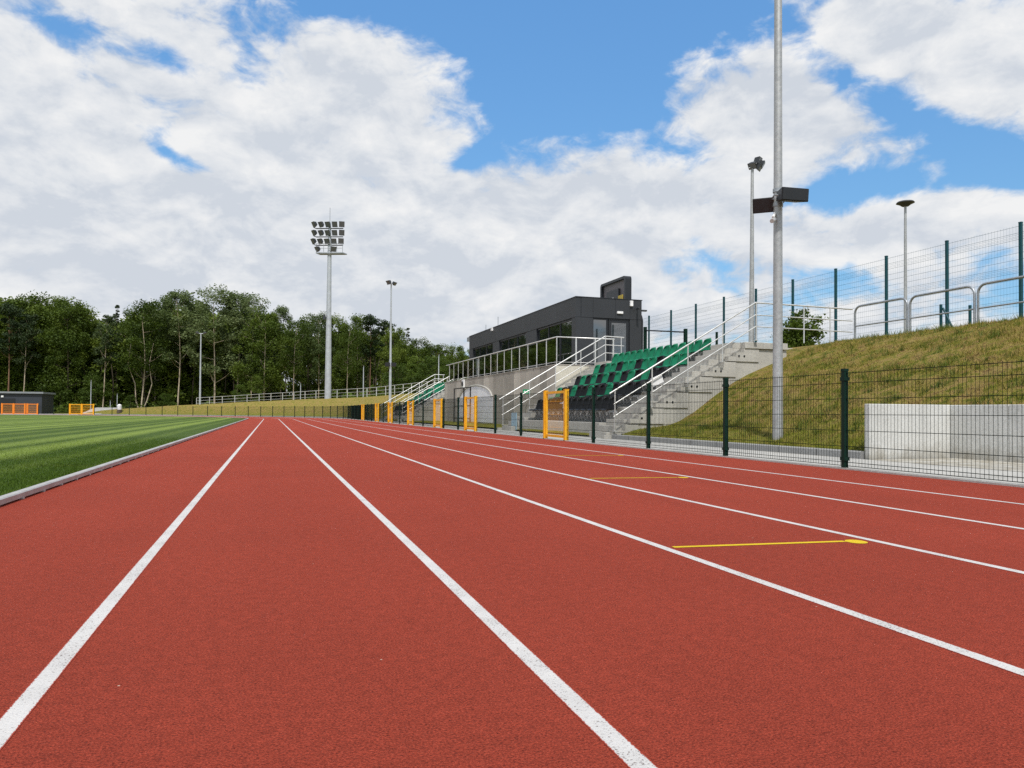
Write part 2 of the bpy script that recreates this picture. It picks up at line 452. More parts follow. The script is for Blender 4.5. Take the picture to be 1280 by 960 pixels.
# pitch
m = MB(); pts = [at_so(s, -1.86) for s in S_ALL]
poly = [(x, y, -0.004) for x, y in pts] + [(-95, pts[-1][1] - 30, -0.004), (-95, -12, -0.004)]
m.quad(poly); struct(m.build("pitch_lawn", M_lawn))
trk = struct(ribbon(-1.95, 6.87, S_ALL, 0.0, "running_track", M_track))
LINES = (-0.53, 0.69, 1.91, 3.13, 4.35, 5.57)
for o in LINES:
    ln_ = ribbon(o - 0.0275, o + 0.0275, S_ALL, 0.0012, "lane_line", M_line, trk)
    uv = ln_.data.uv_layers.new(name="across")
    for li in range(len(ln_.data.loops)): uv.data[li].uv = ((0.0, 1.0, 1.0, 0.0)[li % 4], 0.5)
# yellow hurdle / change-over marks: a thin bar across a lane with a blunt flag at its outer end
for (xa, ya, xb, yb) in ((1.965, 3.37, 2.985, 3.272), (3.19, 7.17, 4.20, 7.06), (4.41, 11.16, 5.42, 11.04)):
    m = MB(); d = Vector((xb - xa, yb - ya, 0)); L = d.length; d.normalize(); n = Vector((-d.y, d.x, 0))
    A = Vector((xa, ya, 0.0018)); w = 0.019
    def P(t, k): q = A + d * t + n * k; return (q.x, q.y, 0.0018)
    h = 0.075
    m.quad([P(0, -w), P(L - 0.03, -w), P(L - 0.03, w), P(0, w)])
    m.quad([P(L - 0.03 + 0.055 + 0.055 * math.cos(math.pi - k * math.pi / 7), -0.022 + 0.062 * math.sin(math.pi - k * math.pi / 7)) for k in range(14)][::-1])
    m.build("yellow_lane_mark", M_yline, trk)
# aluminium kerb rail on feet along the lawn
kr = thing("track_kerb", "low pale metal kerb rail on small feet between green lawn and red track", "kerb", (-1.80, 0, 0))
m = MB()
for a, b in zip(S_ALL[:-1], S_ALL[1:]):
    for (oa, za, ob, zb) in ((-1.835, 0.058, -1.785, 0.058), (-1.785, 0.058, -1.775, 0.050), (-1.775, 0.050, -1.775, 0.013), (-1.775, 0.013, -1.845, 0.013), (-1.845, 0.013, -1.845, 0.050), (-1.845, 0.050, -1.835, 0.058)):
        m.quad([(*at_so(a, oa), za), (*at_so(b, oa), za), (*at_so(b, ob), zb), (*at_so(a, ob), zb)])
m.build("rail", M_kerbalu, kr)
m = MB(); s = 1.0
while s < 45:
    m.box(-1.83, -1.768, s, s + 0.035, 0.001, 0.016); s += 0.55
o = m.build("rail_feet", M_kerbalu, kr)

# path and edging
struct(ribbon(6.985, 8.86, S_ALL, -0.006, "path", M_path))
m = MB()
for a, b in zip(S_ALL[:-1], S_ALL[1:]):
    m.quad([(*at_so(a, 6.87), 0.02), (*at_so(b, 6.87), 0.02), (*at_so(b, 6.985), 0.02), (*at_so(a, 6.985), 0.02)][::-1])
    m.quad([(*at_so(a, 6.87), -0.05), (*at_so(a, 6.87), 0.02), (*at_so(b, 6.87), 0.02), (*at_so(b, 6.87), -0.05)])
    m.quad([(*at_so(a, 6.985), 0.02), (*at_so(a, 6.985), -0.05), (*at_so(b, 6.985), -0.05), (*at_so(b, 6.985), 0.02)])
struct(m.build("concrete_edging", M_path))
# apron in the recess
m = MB(); m.quad([(8.86, -12, -0.002), (10.6, -12, -0.002), (10.6, 9.3, -0.002), (8.86, 9.3, -0.002)])
struct(m.build("paved_apron", M_apron))
# raised kerb along the foot of the bank
m = MB()
ss = [9.45] + [18.2]
def kerbseg(a, b):
    for (oa, za, ob, zb) in ((8.86, -0.05, 8.86, 0.10), (8.86, 0.10, 8.875, 0.115), (8.875, 0.115, 8.98, 0.115), (8.98, 0.115, 8.98, -0.05)):
        m.quad([(*at_so(a, oa), za), (*at_so(a, ob), zb), (*at_so(b, ob), zb), (*at_so(b, oa), za)])
s = 9.47
while s < 18.1: kerbseg(s, s + 0.99); s += 1.0
s = 63.2
while s < 145: kerbseg(s, s + 1.98 if s > 68 else s + 1.98); s += 2.0
m.quad([(8.86, 9.468, -0.05), (8.98, 9.468, -0.05), (8.98, 9.468, 0.115), (8.875, 9.468, 0.115), (8.86, 9.468, 0.10)])
struct(m.build("kerb_strip", M_kerb))

# grass bank
def bank_mesh():
    sv = list(np.arange(-12, 9.0, 1.0)) + [9.372, 9.398] + list(np.arange(10, 26.8, 0.8)) + [26.85, 26.95] + list(np.arange(28, 54, 2.0)) + [54.15, 54.25] + list(np.arange(55, 150, 1.6)) + [155, 165]
    ov = [8.97, 9.3, 9.7, 10.2, 10.58, 10.66] + list(np.arange(11, 16.6, 0.45)) + [17.2, 18.2, 20, 23, 28, 36, 50, 75]
    rng = np.random.RandomState(3); vs = []; idx = {}
    for i, s in enumerate(sv):
        for j, o in enumerate(ov):
            x, y = at_so(s, o)
            z = terrain(x, y) if y > Y0 or s <= Y0 else terrain(x, y)
            if 0 < j and o > 9.2: z += rng.uniform(-0.02, 0.02)
            vs.append((x, y, z))
    nj = len(ov); fs = []
    for i in range(len(sv) - 1):
        for j in range(nj - 1):
            a = i * nj + j; fs.append((a, a + 1, a + nj + 1, a + nj))
    me = bpy.data.meshes.new("grass_bank"); me.from_pydata(vs, [], fs); me.update()
    me.polygons.foreach_set("use_smooth", [True] * len(fs)); me.materials.append(M_bank)
    return me
struct(link("grass_bank", bank_mesh()))

# grass blades on the near bank, and along the near lawn edge
rng = np.random.RandomState(11)
def blades(n, xs, ys, zs, hmin, hmax, w):
    ang = rng.uniform(0, 2 * np.pi, n); h = rng.uniform(hmin, hmax, n) * rng.uniform(0.6, 1, n)
    lx = rng.normal(0, 0.5, n) * h; ly = rng.normal(0, 0.5, n) * h
    ww = w * rng.uniform(0.6, 1.3, n)
    dx = np.cos(ang) * ww / 2; dy = np.sin(ang) * ww / 2
    a = np.stack([xs - dx, ys - dy, zs - 0.01], 1); b = np.stack([xs + dx, ys + dy, zs - 0.01], 1)
    c = np.stack([xs + lx, ys + ly, zs + h], 1)
    return np.stack([a, b, c], 1).reshape(-1, 3)
n = 190000
xs = rng.uniform(9.0, 17.2, n); ys = rng.uniform(4.5, 18.25, n)
clump = np.sin(xs * 2.1 + np.sin(ys * 1.7) * 2) * np.sin(ys * 2.6 + xs) + rng.normal(0, 0.5, n)
zs = np.array([terrain(x, y) for x, y in zip(xs, ys)])
ok = (zs > 0.02) & ~((ys < 9.5) & (xs < 10.78)) & (clump > -0.9) & ~((xs > 13.0) & (xs < 14.75) & (ys > 18.1))
xs, ys, zs, clump = xs[ok], ys[ok], zs[ok], clump[ok]
tall = np.clip(0.7 + 0.65 * clump, 0.3, 2.2)
bl = blades(len(xs), xs, ys, zs, 0.03, 0.095, 0.012)
bl = bl.reshape(-1, 3, 3); bl[:, 2, 2] = zs + (bl[:, 2, 2] - zs) * tall
o = link("bank_grass", np_mesh("bank_grass", bl, 3, M_bankb)); o["kind"] = "stuff"
tu = []
for i in range(520):
    cx_, cy_ = rng.uniform(9.05, 16.8), rng.uniform(5, 18.1)
    if (cy_ < 9.6 and cx_ < 10.85): continue
    k = rng.randint(14, 40); r_ = rng.uniform(0.04, 0.13)
    xs_ = cx_ + rng.normal(0, r_, k); ys_ = cy_ + rng.normal(0, r_, k)
    ok_ = ~((ys_ < 9.5) & (xs_ < 10.8)) & (xs_ > 9.0) & (ys_ < 18.3)
    xs_, ys_ = xs_[ok_], ys_[ok_]
    tu.append(blades(len(xs_), xs_, ys_, np.array([terrain(a, b) for a, b in zip(xs_, ys_)]), 0.08, 0.24, 0.014))
o = link("weed_tufts", np_mesh("weed_tufts", np.concatenate(tu), 3, M_tuft)); o["kind"] = "stuff"
n = 90000
xs = -1.88 - rng.beta(1, 4.5, n) * 6.0; ys = 3.5 + rng.beta(1, 2.0, n) * 18
bl = blades(n, xs, ys, np.zeros(n), 0.012, 0.030, 0.007)
o = link("lawn_grass", np_mesh("lawn_grass", bl, 3, M_lawnb)); o["kind"] = "stuff"

# ------------------------------------------------------------------ retaining wall
rw = thing("retaining_wall", "pale concrete retaining wall with a short return, holding back the grass bank", "wall", (10.6, 9.3, 0))
m = MB(); m.box(8.91, 10.55, 9.34, 9.45, -0.1, 0.865); m.build("wall_return", M_wall, rw, 0.008)
m = MB()
y = 9.44
ln = [1.1, 1.75, 1.75, 1.75, 1.75, 1.75, 1.75]
for L in ln:
    m.box(10.56, 10.76, y - L + 0.006, y - 0.004, -0.1, 0.862); y -= L
m.build("wall_slabs", M_wall, rw, 0.008)

# ------------------------------------------------------------------ low mesh fence with gates
FO = 6.92
def panel_mesh(L, H, z0, vstep, hs, wv, wh, mat, name, fold=()):
    m = MB(); y = vstep / 2
    while y < L:
        m.tube([(0.004, y, z0), (0.004, y, H)], wv / 2, 4, caps=False); y += vstep
    for z in hs:
        m.tube([(-0.003, 0, z), (-0.003, L, z)], wh / 2, 4, caps=False)
        m.tube([(0.011, 0, z), (0.011, L, z)], wh / 2, 4, caps=False)
    for z in fold:    # stiffening fold
        for dz, dx in ((0.05, 0.0), (0.0, 0.035), (-0.05, 0.0)):
            m.tube([(dx, 0, z + dz), (dx, L, z + dz)], wh / 2, 4, caps=False)
    return m.mesh(name, mat)
HS = (0.045, 0.09, 0.29, 0.49, 0.69, 0.89, 1.09, 1.215)
def post_mesh(H, w, d, mat, name, cap=True, clamps=()):
    m = MB(); m.box(-w / 2, w / 2, -d / 2, d / 2, 0, H)
    if cap: m.box(-w / 2 - 0.004, w / 2 + 0.004, -d / 2 - 0.004, d / 2 + 0.004, H - 0.02, H + 0.012)
    for z in clamps: m.box(-w / 2 - 0.008, w / 2 + 0.008, -d / 2 - 0.012, d / 2 + 0.012, z, z + 0.045)
    me = m.mesh(name, mat); return me
PM = post_mesh(1.26, 0.06, 0.058, M_green, "post", True, (0.11, 1.12))
_pan = {}
def low_panel(L):
    k = round(L, 2)
    if k not in _pan: _pan[k] = panel_mesh(L, 1.235, 0.04, 0.05, HS, 0.0058, 0.0066, M_wire, "mesh_panel")
    return _pan[k]
GATES = [17.72, 26.2, 31.72, 38.35, 45.2, 51.1, 59.2]
GW = 1.44
def fence_run(posts, label):
    x, y = at_so(posts[0], FO)
    root = thing("mesh_fence", label, "fence", (x, y, 0), "lengths of low mesh fence along the track")
    for k, s in enumerate(posts):
        px, py = at_so(s, FO); ang = max(0, (s - Y0) / 50.0)
        if not any(abs(s - gy) < GW / 2 + 0.1 for gy in GATES):
            link("post", PM, root, (px - x, py - y, 0), ang)
        if k + 1 < len(posts):
            qx, qy = at_so(posts[k + 1], FO)
            L = math.hypot(qx - px, qy - py); a2 = math.atan2(-(qx - px), qy - py)
            link("mesh_panel", low_panel(L), root, (px - x, py - y, 0), a2)
edge = [None] + GATES
seen = [7.665, 10.258, 12.81, 15.365]
runs = []
runs.append(([7.665 - 2.56 * k for k in range(5, 0, -1)] + seen + [GATES[0] - GW / 2 - 0.06], "nearest length of low dark green mesh fence in front of grass bank and retaining wall"))
runs.append(([GATES[0] + GW / 2 + 0.06, 20.46, 23.06, GATES[1] - GW / 2 - 0.06], "low green mesh fence between the nearest yellow gate and the gate before the white arch"))
runs.append(([GATES[1] + GW / 2 + 0.06, 28.06, 30.6, GATES[2] - GW / 2 - 0.06], "low green mesh fence between second and third yellow gates counted from the camera"))
for a, b, nm in ((2, 3, "third and fourth"), (3, 4, "fourth and fifth"), (4, 5, "fifth and sixth"), (5, 6, "sixth and seventh")):
    p0 = GATES[a] + GW / 2 + 0.06; p1 = GATES[b] - GW / 2 - 0.06; n = max(2, round((p1 - p0) / 2.5) + 1)
    runs.append((list(np.linspace(p0, p1, n)), f"low green mesh fence between {nm} yellow gates counted from the camera"))
for p, l in runs: fence_run(p, l)
def s_of_u(u):
    best = None
    for s in np.arange(70, 172, 0.05):
        x, y = at_so(s, FO); d = Vector((x, y, 0))
        uu = 640 + F_PX * d.dot(cr) / d.dot(cf)
        if best is None or abs(uu - u) < best[0]: best = (abs(uu - u), s)
    return best[1]
sO0, sO1 = s_of_u(47), s_of_u(2); sY0, sY1 = s_of_u(117), s_of_u(87)
a = GATES[6] + GW / 2 + 0.06
k = int((sY0 - a) / 2.56)
fence_run(list(np.linspace(a, sY0 - 0.08, k + 1)), "long low mesh fence curving round the far end of the track before the mound")
k = max(1, round((sO0 - sY1) / 2.56)); fence_run(list(np.linspace(sY1 + 0.08, sO0 - 0.08, k + 1)), "short low mesh fence between the yellow double gate and the orange gates by shed")
fence_run([sO1 + 0.1 + 2.56 * k for k in range(6)], "low mesh fence continuing left of the orange gates in front of the shed")

# orange yellow pedestrian gate (local: runs along Y, centred)
def gate_proto():
    root = thing("yellow_gate", "x", "gate", (0, 0, 0), "yellow gates in the track fence")
    h = GW / 2
    for sy in (-1, 1):
        m = MB(); m.box(-0.05, 0.05, sy * h - 0.05, sy * h + 0.05, 0, 1.265); m.box(-0.056, 0.056, sy * h - 0.056, sy * h + 0.056, 1.266, 1.278)
        m.build("gate_post", M_yel, root)
    f = h - 0.075
    m = MB()
    for sy in (-1, 1): m.box(-0.025, 0.025, sy * f - 0.035, sy * f + 0.035, 0.07, 1.245)
    m.box(-0.024, 0.024, -f + 0.035, f - 0.035, 1.185, 1.245); m.box(-0.024, 0.024, -f + 0.035, f - 0.035, 0.07, 0.13)
    lf = m.build("gate_leaf", M_yel, root)
    m = MB(); y = -f + 0.06
    while y < f - 0.04:
        m.tube([(0.004, y, 0.12), (0.004, y, 1.19)], 0.0019, 4, caps=False); y += 0.05
    for z in (0.32, 0.65, 0.98):
        m.tube([(-0.003, -f + 0.03, z), (-0.003, f - 0.03, z)], 0.0024, 4, caps=False)
    m.build("mesh_infill", M_ywire, lf)
    m = MB(); m.box(-0.032, 0.032, -f + 0.01, -f + 0.07, 0.80, 0.98); m.build("lock_case", M_steel, lf)
    m = MB(); m.tube([(-0.03, -f + 0.04, 0.93), (-0.075, -f + 0.04, 0.93), (-0.075, -f + 0.15, 0.93)], 0.009, 6); m.build("handle", M_steel, lf)
    for z in (0.25, 1.0):
        m = MB(); m.tube([(0, h - 0.045, z), (0, h - 0.045, z + 0.1)], 0.018, 6); m.build("hinge", M_steel, root)
    return root
gp = gate_proto()
glab = ["yellow mesh gate nearest the camera, in front of the black front row of seats",
        "yellow gate standing before the white arched door, second from the camera",
        "yellow gate third from the camera, in front of the far end of the podium wall",
        "yellow gate fourth from the camera, before the foot of the far green seats",
        "yellow gate fifth from the camera, beneath the slender speaker pole",
        "yellow gate sixth from the camera, next to the farthest but one",
        "smallest and farthest yellow gate along the straight, nearest the tall floodlight mast"]
for i, y in enumerate(GATES):
    o = gp if i == 0 else copy_tree(gp)
    o.location = (FO, y, 0.0); o["label"] = glab[i]
# wide gates at the far bend
def wide_gate(s0, s1, n, mat, wire, name, label, group=None, small=False):
    x, y = at_so((s0 + s1) / 2, FO)
    (ax, ay), (bx, by) = at_so(s0, FO), at_so(s1, FO)
    root = thing(name, label, "gate", (x, y, 0), group)
    d = Vector((bx - ax, by - ay, 0)); L = d.length; d.normalize(); nn = Vector((-d.y, d.x, 0)); A = Vector((ax, ay, 0))
    for k in range(n + 1):
        m = MB(); c = A + d * (L * k / n); m.obox(c + Vector((0, 0, 0.75)), d * 0.07, nn * 0.07, (0, 0, 0.75)); m.build("gate_post", mat, root)
    for k in range(n):
        m = MB(); a = A + d * (L * k / n + 0.10); b = A + d * (L * (k + 1) / n - 0.10); c = (a + b) / 2; w = (b - a).length / 2
        for z in (0.14, 1.40): m.obox(c + Vector((0, 0, z)), d * w, nn * 0.03, (0, 0, 0.05))
        for e in (a, b): m.obox(e + Vector((0, 0, 0.77)), d * 0.035, nn * 0.031, (0, 0, 0.68))
        lf = m.build("gate_leaf", mat, root)
        m = MB(); t = 0.08
        while t < 2 * w:
            q = a + d * t; m.tube([(q.x, q.y, 0.16), (q.x, q.y, 1.38)], 0.0045, 4, caps=False); t += 0.05
        for z in (0.4, 0.7, 1.0):
            m.tube([(a.x, a.y, z), (b.x, b.y, z)], 0.01, 4, caps=False)
        m.build("mesh_infill", wire, lf)
sm = sO0 + (sO1 - sO0) * 0.30
wide_gate(sm + 0.25, sO1, 2, M_orange, M_ywire, "orange_gate", "wide orange double gate in front of the dark shed")
wide_gate(sO0, sm, 1, M_orange, M_ywire, "orange_gate", "narrow orange gate by the right corner of the dark shed")
wide_gate(sY0, sY1, 2, M_yel, M_ywire, "yellow_gate", "wide yellow double gate by the pale ramp, right of the dark shed")

# tall fence on top of the bank
TX = 21.3
tf = thing("tall_mesh_fence", "tall blue green mesh fence standing along the top of the bank", "fence", (TX, 16.41, 2.7))
TPM = post_mesh(3.80, 0.08, 0.08, M_bgreen, "post", True)
tpan = panel_mesh(2.54, 3.74, 0.05, 0.10, [0.1 + 0.2 * k for k in range(19)], 0.0040, 0.0046, M_bwire, "mesh_panel", fold=(0.4, 1.4, 2.4, 3.4))
ys = [16.41 + 2.555 * k for k in range(-5, 12)]
for i, y in enumerate(ys):
    link("post", TPM, tf, (0, y - 16.41, 0))
    if i + 1 < len(ys): link("mesh_panel", tpan, tf, (0, y - 16.41, 0))

# ------------------------------------------------------------------ crest railing of bent tube hoops
def hoop(L, H, r):
    a = [(0, 0, -0.2), (0, 0, H - 0.22)]
    for k in range(1, 6):
        t = k / 5 * math.pi / 2; a.append((0, 0.22 - 0.22 * math.cos(t), H - 0.22 + 0.22 * math.sin(t)))
    b = [(0, L - q[1], q[2]) for q in a[::-1]]
    return a + b
hl = ["bent steel tube barrier hoop on the bank top, beside the thin plain stair railing", "bent steel tube barrier hoop on the bank top, beneath the disc lamp",
      "rightmost steel tube barrier hoop in the photo, before the tallest looking fence post"]
hy = [18.45, 16.38, 14.28, 12.1, 9.95]
for i in range(4):
    y0, y1 = hy[i + 1] + 0.05, hy[i] - 0.05
    lab = hl[i] if i < 3 else "steel tube barrier hoop on the bank top just outside the right edge"
    if i == 3: continue
    rt = thing("barrier_hoop", lab, "railing", (17.0, y0, terrain(17, y0)), "bent tube barrier hoops on the bank top")
    m = MB(); m.tube([(17.0, y0 + q[1], rt.location.z + q[2]) for q in hoop(y1 - y0, 1.10, 0.03)], 0.032, 10); m.build("hoop_tube", M_galvd, rt)
    m = MB(); m.tube([(17.0, y0 + 0.02, rt.location.z + 0.50), (17.0, y1 - 0.02, rt.location.z + 0.50)], 0.021, 8); m.build("cross_tube", M_galvd, rt)

# ------------------------------------------------------------------ grandstands
ORD = ["first", "second", "third", "fourth", "fifth", "sixth", "seventh", "eighth", "ninth", "tenth", "eleventh", "twelfth", "thirteenth", "fourteenth"]
ROWN = ["front row", "second row", "third row", "fourth row", "top row"]
# g / k, read from the far end to the near end of each row
PAT = ["kkkkkkkkkkkkkk", "gkkgkkgkkgkkkk", "kgkgkgkgkgkgkk", "gkggkggkggkggg", "gggggggggggggg"]
PAT2 = ["kkkkkkkkkkkkkk", "kgkkgkgkkgkkgk", "gkgkggkgkgkggk", "ggkggggkgggggg", "gggggggggggggg"]
def seat_proto(mat, name):
    root = thing("stadium_seat", "x", "seat", (0, 0, 0))
    # bucket seat facing -X; origin on the tread under the back of the seat
    def patch(fn, nu, nv):
        return [[fn(i / nu, j / nv) for j in range(nv + 1)] for i in range(nu + 1)]
    def shell(fn, nu, nv, th, nm):
        m = MB(); G = patch(fn, nu, nv)
        # outer and inner skins
        vs = []; 
        for i in range(nu + 1):
            for j in range(nv + 1): vs.append(Vector(G[i][j]))
        nj = nv + 1
        def nrm(i, j):
            a = vs[min(i + 1, nu) * nj + j] - vs[max(i - 1, 0) * nj + j]; b = vs[i * nj + min(j + 1, nv)] - vs[i * nj + max(j - 1, 0)]
            return a.cross(b).normalized()
        off = [vs[i * nj + j] + nrm(i, j) * th for i in range(nu + 1) for j in range(nj)]
        base = len(m.v); m.v += [tuple(v) for v in vs] + [tuple(v) for v in off]; K = len(vs)
        for i in range(nu):
            for j in range(nv):
                a = i * nj + j; q = (a, a + nj, a + nj + 1, a + 1)
                m.f.append(q); m.sm.append(True); m.f.append(tuple(K + t for t in q[::-1])); m.sm.append(True)
        rim = [i * nj for i in range(nu + 1)] + [nu * nj + j for j in range(1, nj)] + [i * nj + nv for i in range(nu - 1, -1, -1)] + [j for j in range(nv - 1, 0, -1)]
        for a, b in zip(rim, rim[1:] + rim[:1]):
            m.f.append((a, a + K, b + K, b)); m.sm.append(False)
        return m.build(nm, mat, root)
    W = 0.225
    def back(u, v):   # u across, v up
        y = (u - 0.5) * 2; w = W * (1 - 0.10 * v ** 3) * (1 if v < 0.62 else math.sqrt(max(0.05, 1 - ((v - 0.62) / 0.38) ** 2 * 0.62)))
        curve = 0.11 * y * y
        z = 0.40 + 0.40 * v - (0.06 * abs(y) ** 3 * max(0, v - 0.5) * 2)
        return (-0.09 + 0.10 * v - curve + 0.02 * math.sin(v * math.pi), y * w, z)
    def pan(u, v):    # v from back to front
        y = (u - 0.5) * 2; w = W * (0.92 + 0.08 * v)
        z = 0.415 - 0.03 * math.sin(v * math.pi) + 0.05 * y * y * (1 - 0.6 * v) - (0.05 * max(0, v - 0.75) * 4) ** 1
        return (-0.08 - 0.38 * v, y * w, z)
    shell(back, 8, 8, 0.018, "backrest"); shell(pan, 8, 7, -0.018, "seat_pan")
    m = MB()
    for sy in (-0.13, 0.13):
        m.box(-0.34, -0.06, sy - 0.015, sy + 0.015, 0.30, 0.365)
        m.hexa([(-0.10, sy - 0.015, 0), (0.0, sy - 0.015, 0), (0.0, sy + 0.015, 0), (-0.10, sy + 0.015, 0),
                (-0.2, sy - 0.015, 0.30), (-0.06, sy - 0.015, 0.30), (-0.06, sy + 0.015, 0.30), (-0.2, sy + 0.015, 0.30)])
    m.box(-0.30, -0.10, -0.12, 0.12, 0.31, 0.35)
    m.build("bracket", M_bracket, root)
    return root
SG = seat_proto(M_sgreen, "g"); SK = seat_proto(M_sblack, "k")
used = {"g": False, "k": False}

def rail_set(m_top, m_low, m_post, pts, drops, h_in=1.0):
    pass

def inclined_rail(Y, label, to_x, group):
    """three-tube handrail up the stair, then level along the top"""
    root = thing("stair_handrail", label, "handrail", (8.76, Y, 0), group)
    x0, z0, x1, z1 = 8.76, 1.225, 13.42, 3.95
    for nm, dz, r in (("top_rail", 0, 0.024), ("middle_rail", -0.36, 0.017), ("lower_rail", -0.70, 0.017)):
        m = MB(); xs = x0 + (0.12 if dz else 0); zz = z0 + (z1 - z0) * (xs - x0) / (x1 - x0)
        m.tube([(xs, Y, zz + dz), (x1, Y, z1 + dz), (to_x, Y, z1 + dz - 0.02)], r, 8); m.build(nm, M_steel, root)
    for k in range(5):
        x = x0 + 0.16 + k * 1.13; z = z0 + (z1 - z0) * (x - x0) / (x1 - x0)
        m = MB(); m.tube([(x, Y, z - 1.12), (x, Y, z - 0.02)], 0.019, 8)
        m.box(x - 0.05, x + 0.05, Y - 0.05, Y + 0.05, z - 1.12, z - 1.105); m.build("post", M_steel, root)
    x = x1 + 0.75
    while x < to_x + 0.05:
        m = MB(); m.tube([(x, Y, z1 - 1.12), (x, Y, z1 - 0.03)], 0.019, 8); m.build("post", M_steel, root); x += 0.95
    return root

def stand(Yn, label, pat, which, rail_labels, to_x):
    root = thing("grandstand", label, "grandstand", (9.0, Yn + 5, 0), "concrete grandstands with rows of seats")
    ya, yb = Yn + 1.45, Yn + 8.8
    m = MB()
    for k in range(5):
        z = 0.42 + 0.464 * k; x = 9.12 + 0.8 * k
        zb = z - 0.464 if k else -0.1
        m.box(x, x + 0.82 if k < 4 else x + 0.9, ya, yb, zb + (0.003 if k else 0), z)
        if k < 4: pass
    # mass of concrete below the treads
    m.build("seating_tiers", M_conc, root, 0.012)
    m = MB()
    for k in range(1, 5):
        x = 9.12 + 0.8 * k; m.box(x + 0.01, x + 0.9, ya + 0.01, yb - 0.01, -0.1, 0.42 + 0.464 * (k - 1) - 0.01)
    m.build("base_block", M_conc, root)
    m = MB(); m.box(13.12, 14.6, Yn + 0.07, Yn + 10.22, 2.61, 2.80); m.box(14.605, 17.0, Yn + 1.2, Yn + 10.2, 2.3, 2.79)
    m.build("top_landing", M_conc, root, 0.01)
    for yy0, yy1 in ((Yn + 0.10, ya - 0.004), (yb + 0.004, Yn + 10.2)):
        m = MB()
        for k in range(16):
            x = 8.80 + 0.27 * k; m.box(x, 13.12 + 0.0, yy0 + 0.2 if yy0 < Yn + 1 else yy0, yy1 if yy0 < Yn + 1 else yy1 - 0.2, (0.175 * k - 0.0 if k else -0.1), 0.175 * (k + 1) - 0.003)
        m.build("stair_flight", M_conc, root, 0.006)
    for sgn, Yw in ((1, Yn + 0.10), (-1, Yn + 10.2)):
        # stringer wall: plain base, with stepped terrace ends set proud of it
        ws = MB(); y0, y1 = (Yw + 0.035, Yw + 0.2) if sgn > 0 else (Yw - 0.2, Yw - 0.035)
        pl = [(8.80, -0.1), (14.6, -0.1), (14.6, 2.60), (13.4, 2.60)]
        for k in range(5, -1, -1):
            xr = 9.70 + 0.785 * k; z0 = -0.06 + 0.455 * k
            if k < 5: pl += [(xr + 0.0, z0 + 0.47), (xr, z0 + 0.47)][:1]
            else: pl += [(xr - 0.1, 2.60)]
            pl += [(xr - (0.1 if k == 5 else 0), z0 + 0.03), (xr - 0.785 + 0.0, z0 + 0.03)] if k else [(xr, 0.0)]
        qs = []
        for p in pl:
            if not qs or (abs(p[0] - qs[-1][0]) + abs(p[1] - qs[-1][1])) > 1e-4: qs.append(p)
        ws.prism(qs[::-1], y0, y1)
        ws.build("side_wall", M_conc, root)
        pc = MB(); bt = MB()
        for k in range(6):
            xr = 9.70 + 0.785 * k; z0 = -0.02 + 0.455 * k - 0.04; y0, y1 = (Yw, Yw + 0.2) if sgn > 0 else (Yw - 0.2, Yw)
            xl = xr - 1.05; top = z0 + 0.44
            # L-shaped end piece, lower toe to the front, with two stair-step notches
            pc.prism([(xl, z0 + 0.012), (xr - 0.012, z0 + 0.012), (xr - 0.012, top), (xr - 0.42, top), (xr - 0.42, top - 0.17), (xl + 0.26, top - 0.17), (xl + 0.26, z0 + 0.15), (xl, z0 + 0.15)][::-1], y0, y1)
            for dx in (0.22, 0.40):
                yy = Yw - 0.004 if sgn > 0 else Yw + 0.004
                x = xr - 0.42 - dx + 0.12; z = top - 0.27
                bt.tube([(x, yy - 0.012 * sgn, z), (x, yy + 0.02 * sgn, z)], 0.028, 8)
            # plate above, one stair riser high
            pc.box(xl + 0.28, xr - 0.44, y0 + 0.001, y1 - 0.001, top - 0.165, top + 0.0) if False else None
            if k == 5: pc.box(xr - 0.53, xr - 0.421, y0 + 0.002, y1 - 0.002, top - 0.169, 2.606)
        pc.build("tier_end", M_conc, root); bt.build("anchor_bolts", M_dark2, root)
    # seats
    for r in range(5):
        for i in range(14):
            c = pat[r][i]; near = 13 - i
            src = SG if c == "g" else SK
            o = src if not used[c] else copy_tree(src)
            used[c] = True
            o.location = (9.89 + 0.8 * r, Yn + 1.86 + near * 0.5, 0.42 + 0.464 * r)
            o.rotation_euler = (0, 0, 0)
            o["label"] = f"{'green' if c == 'g' else 'black'} plastic seat, {ORD[near]} from the near end, {ROWN[r]} of the {which} stand"
            o["group"] = f"plastic seats of the {which} stand"
    inclined_rail(Yn, rail_labels[0], to_x, "stair handrails of the stands")
    inclined_rail(Yn + 10.25, rail_labels[1], 14.3, "stair handrails of the stands")
stand(18.4, "nearer concrete grandstand with stepped terraces and stairs beside the grass bank", PAT, "nearer",
      ("long steel stair handrail nearest the camera, along the nearer stand's side wall", "steel stair handrail before the concrete podium, behind the nearer stand's seats"), 16.9)
stand(52.7, "farther concrete grandstand beyond the podium, partly hidden by it", PAT2, "farther",
      ("steel stair handrail of the farther stand, next to the podium end", "farthest steel stair handrail, beyond the farther stand's green seats"), 14.4)
# white sheet tied to the near handrail
m = MB(); m.obox((10.24, 18.46, 1.62), (0.17, 0.0, 0.075), (0, 0.006, 0), (-0.04, 0, 0.11)); tag(m.build("white_board", M_white), "small white board fixed between the nearest handrail's tubes", "board")
# loose pale blue board near the far stair's foot
m = MB(); m.obox((9.0, 27.45, 0.36), (0.03, 0.40, 0), (0, 0, 0.34), (0.012, 0, 0.0)); tag(m.build("blue_board", M_blue), "pale blue board leaning by the stair foot behind the mesh fence", "board")

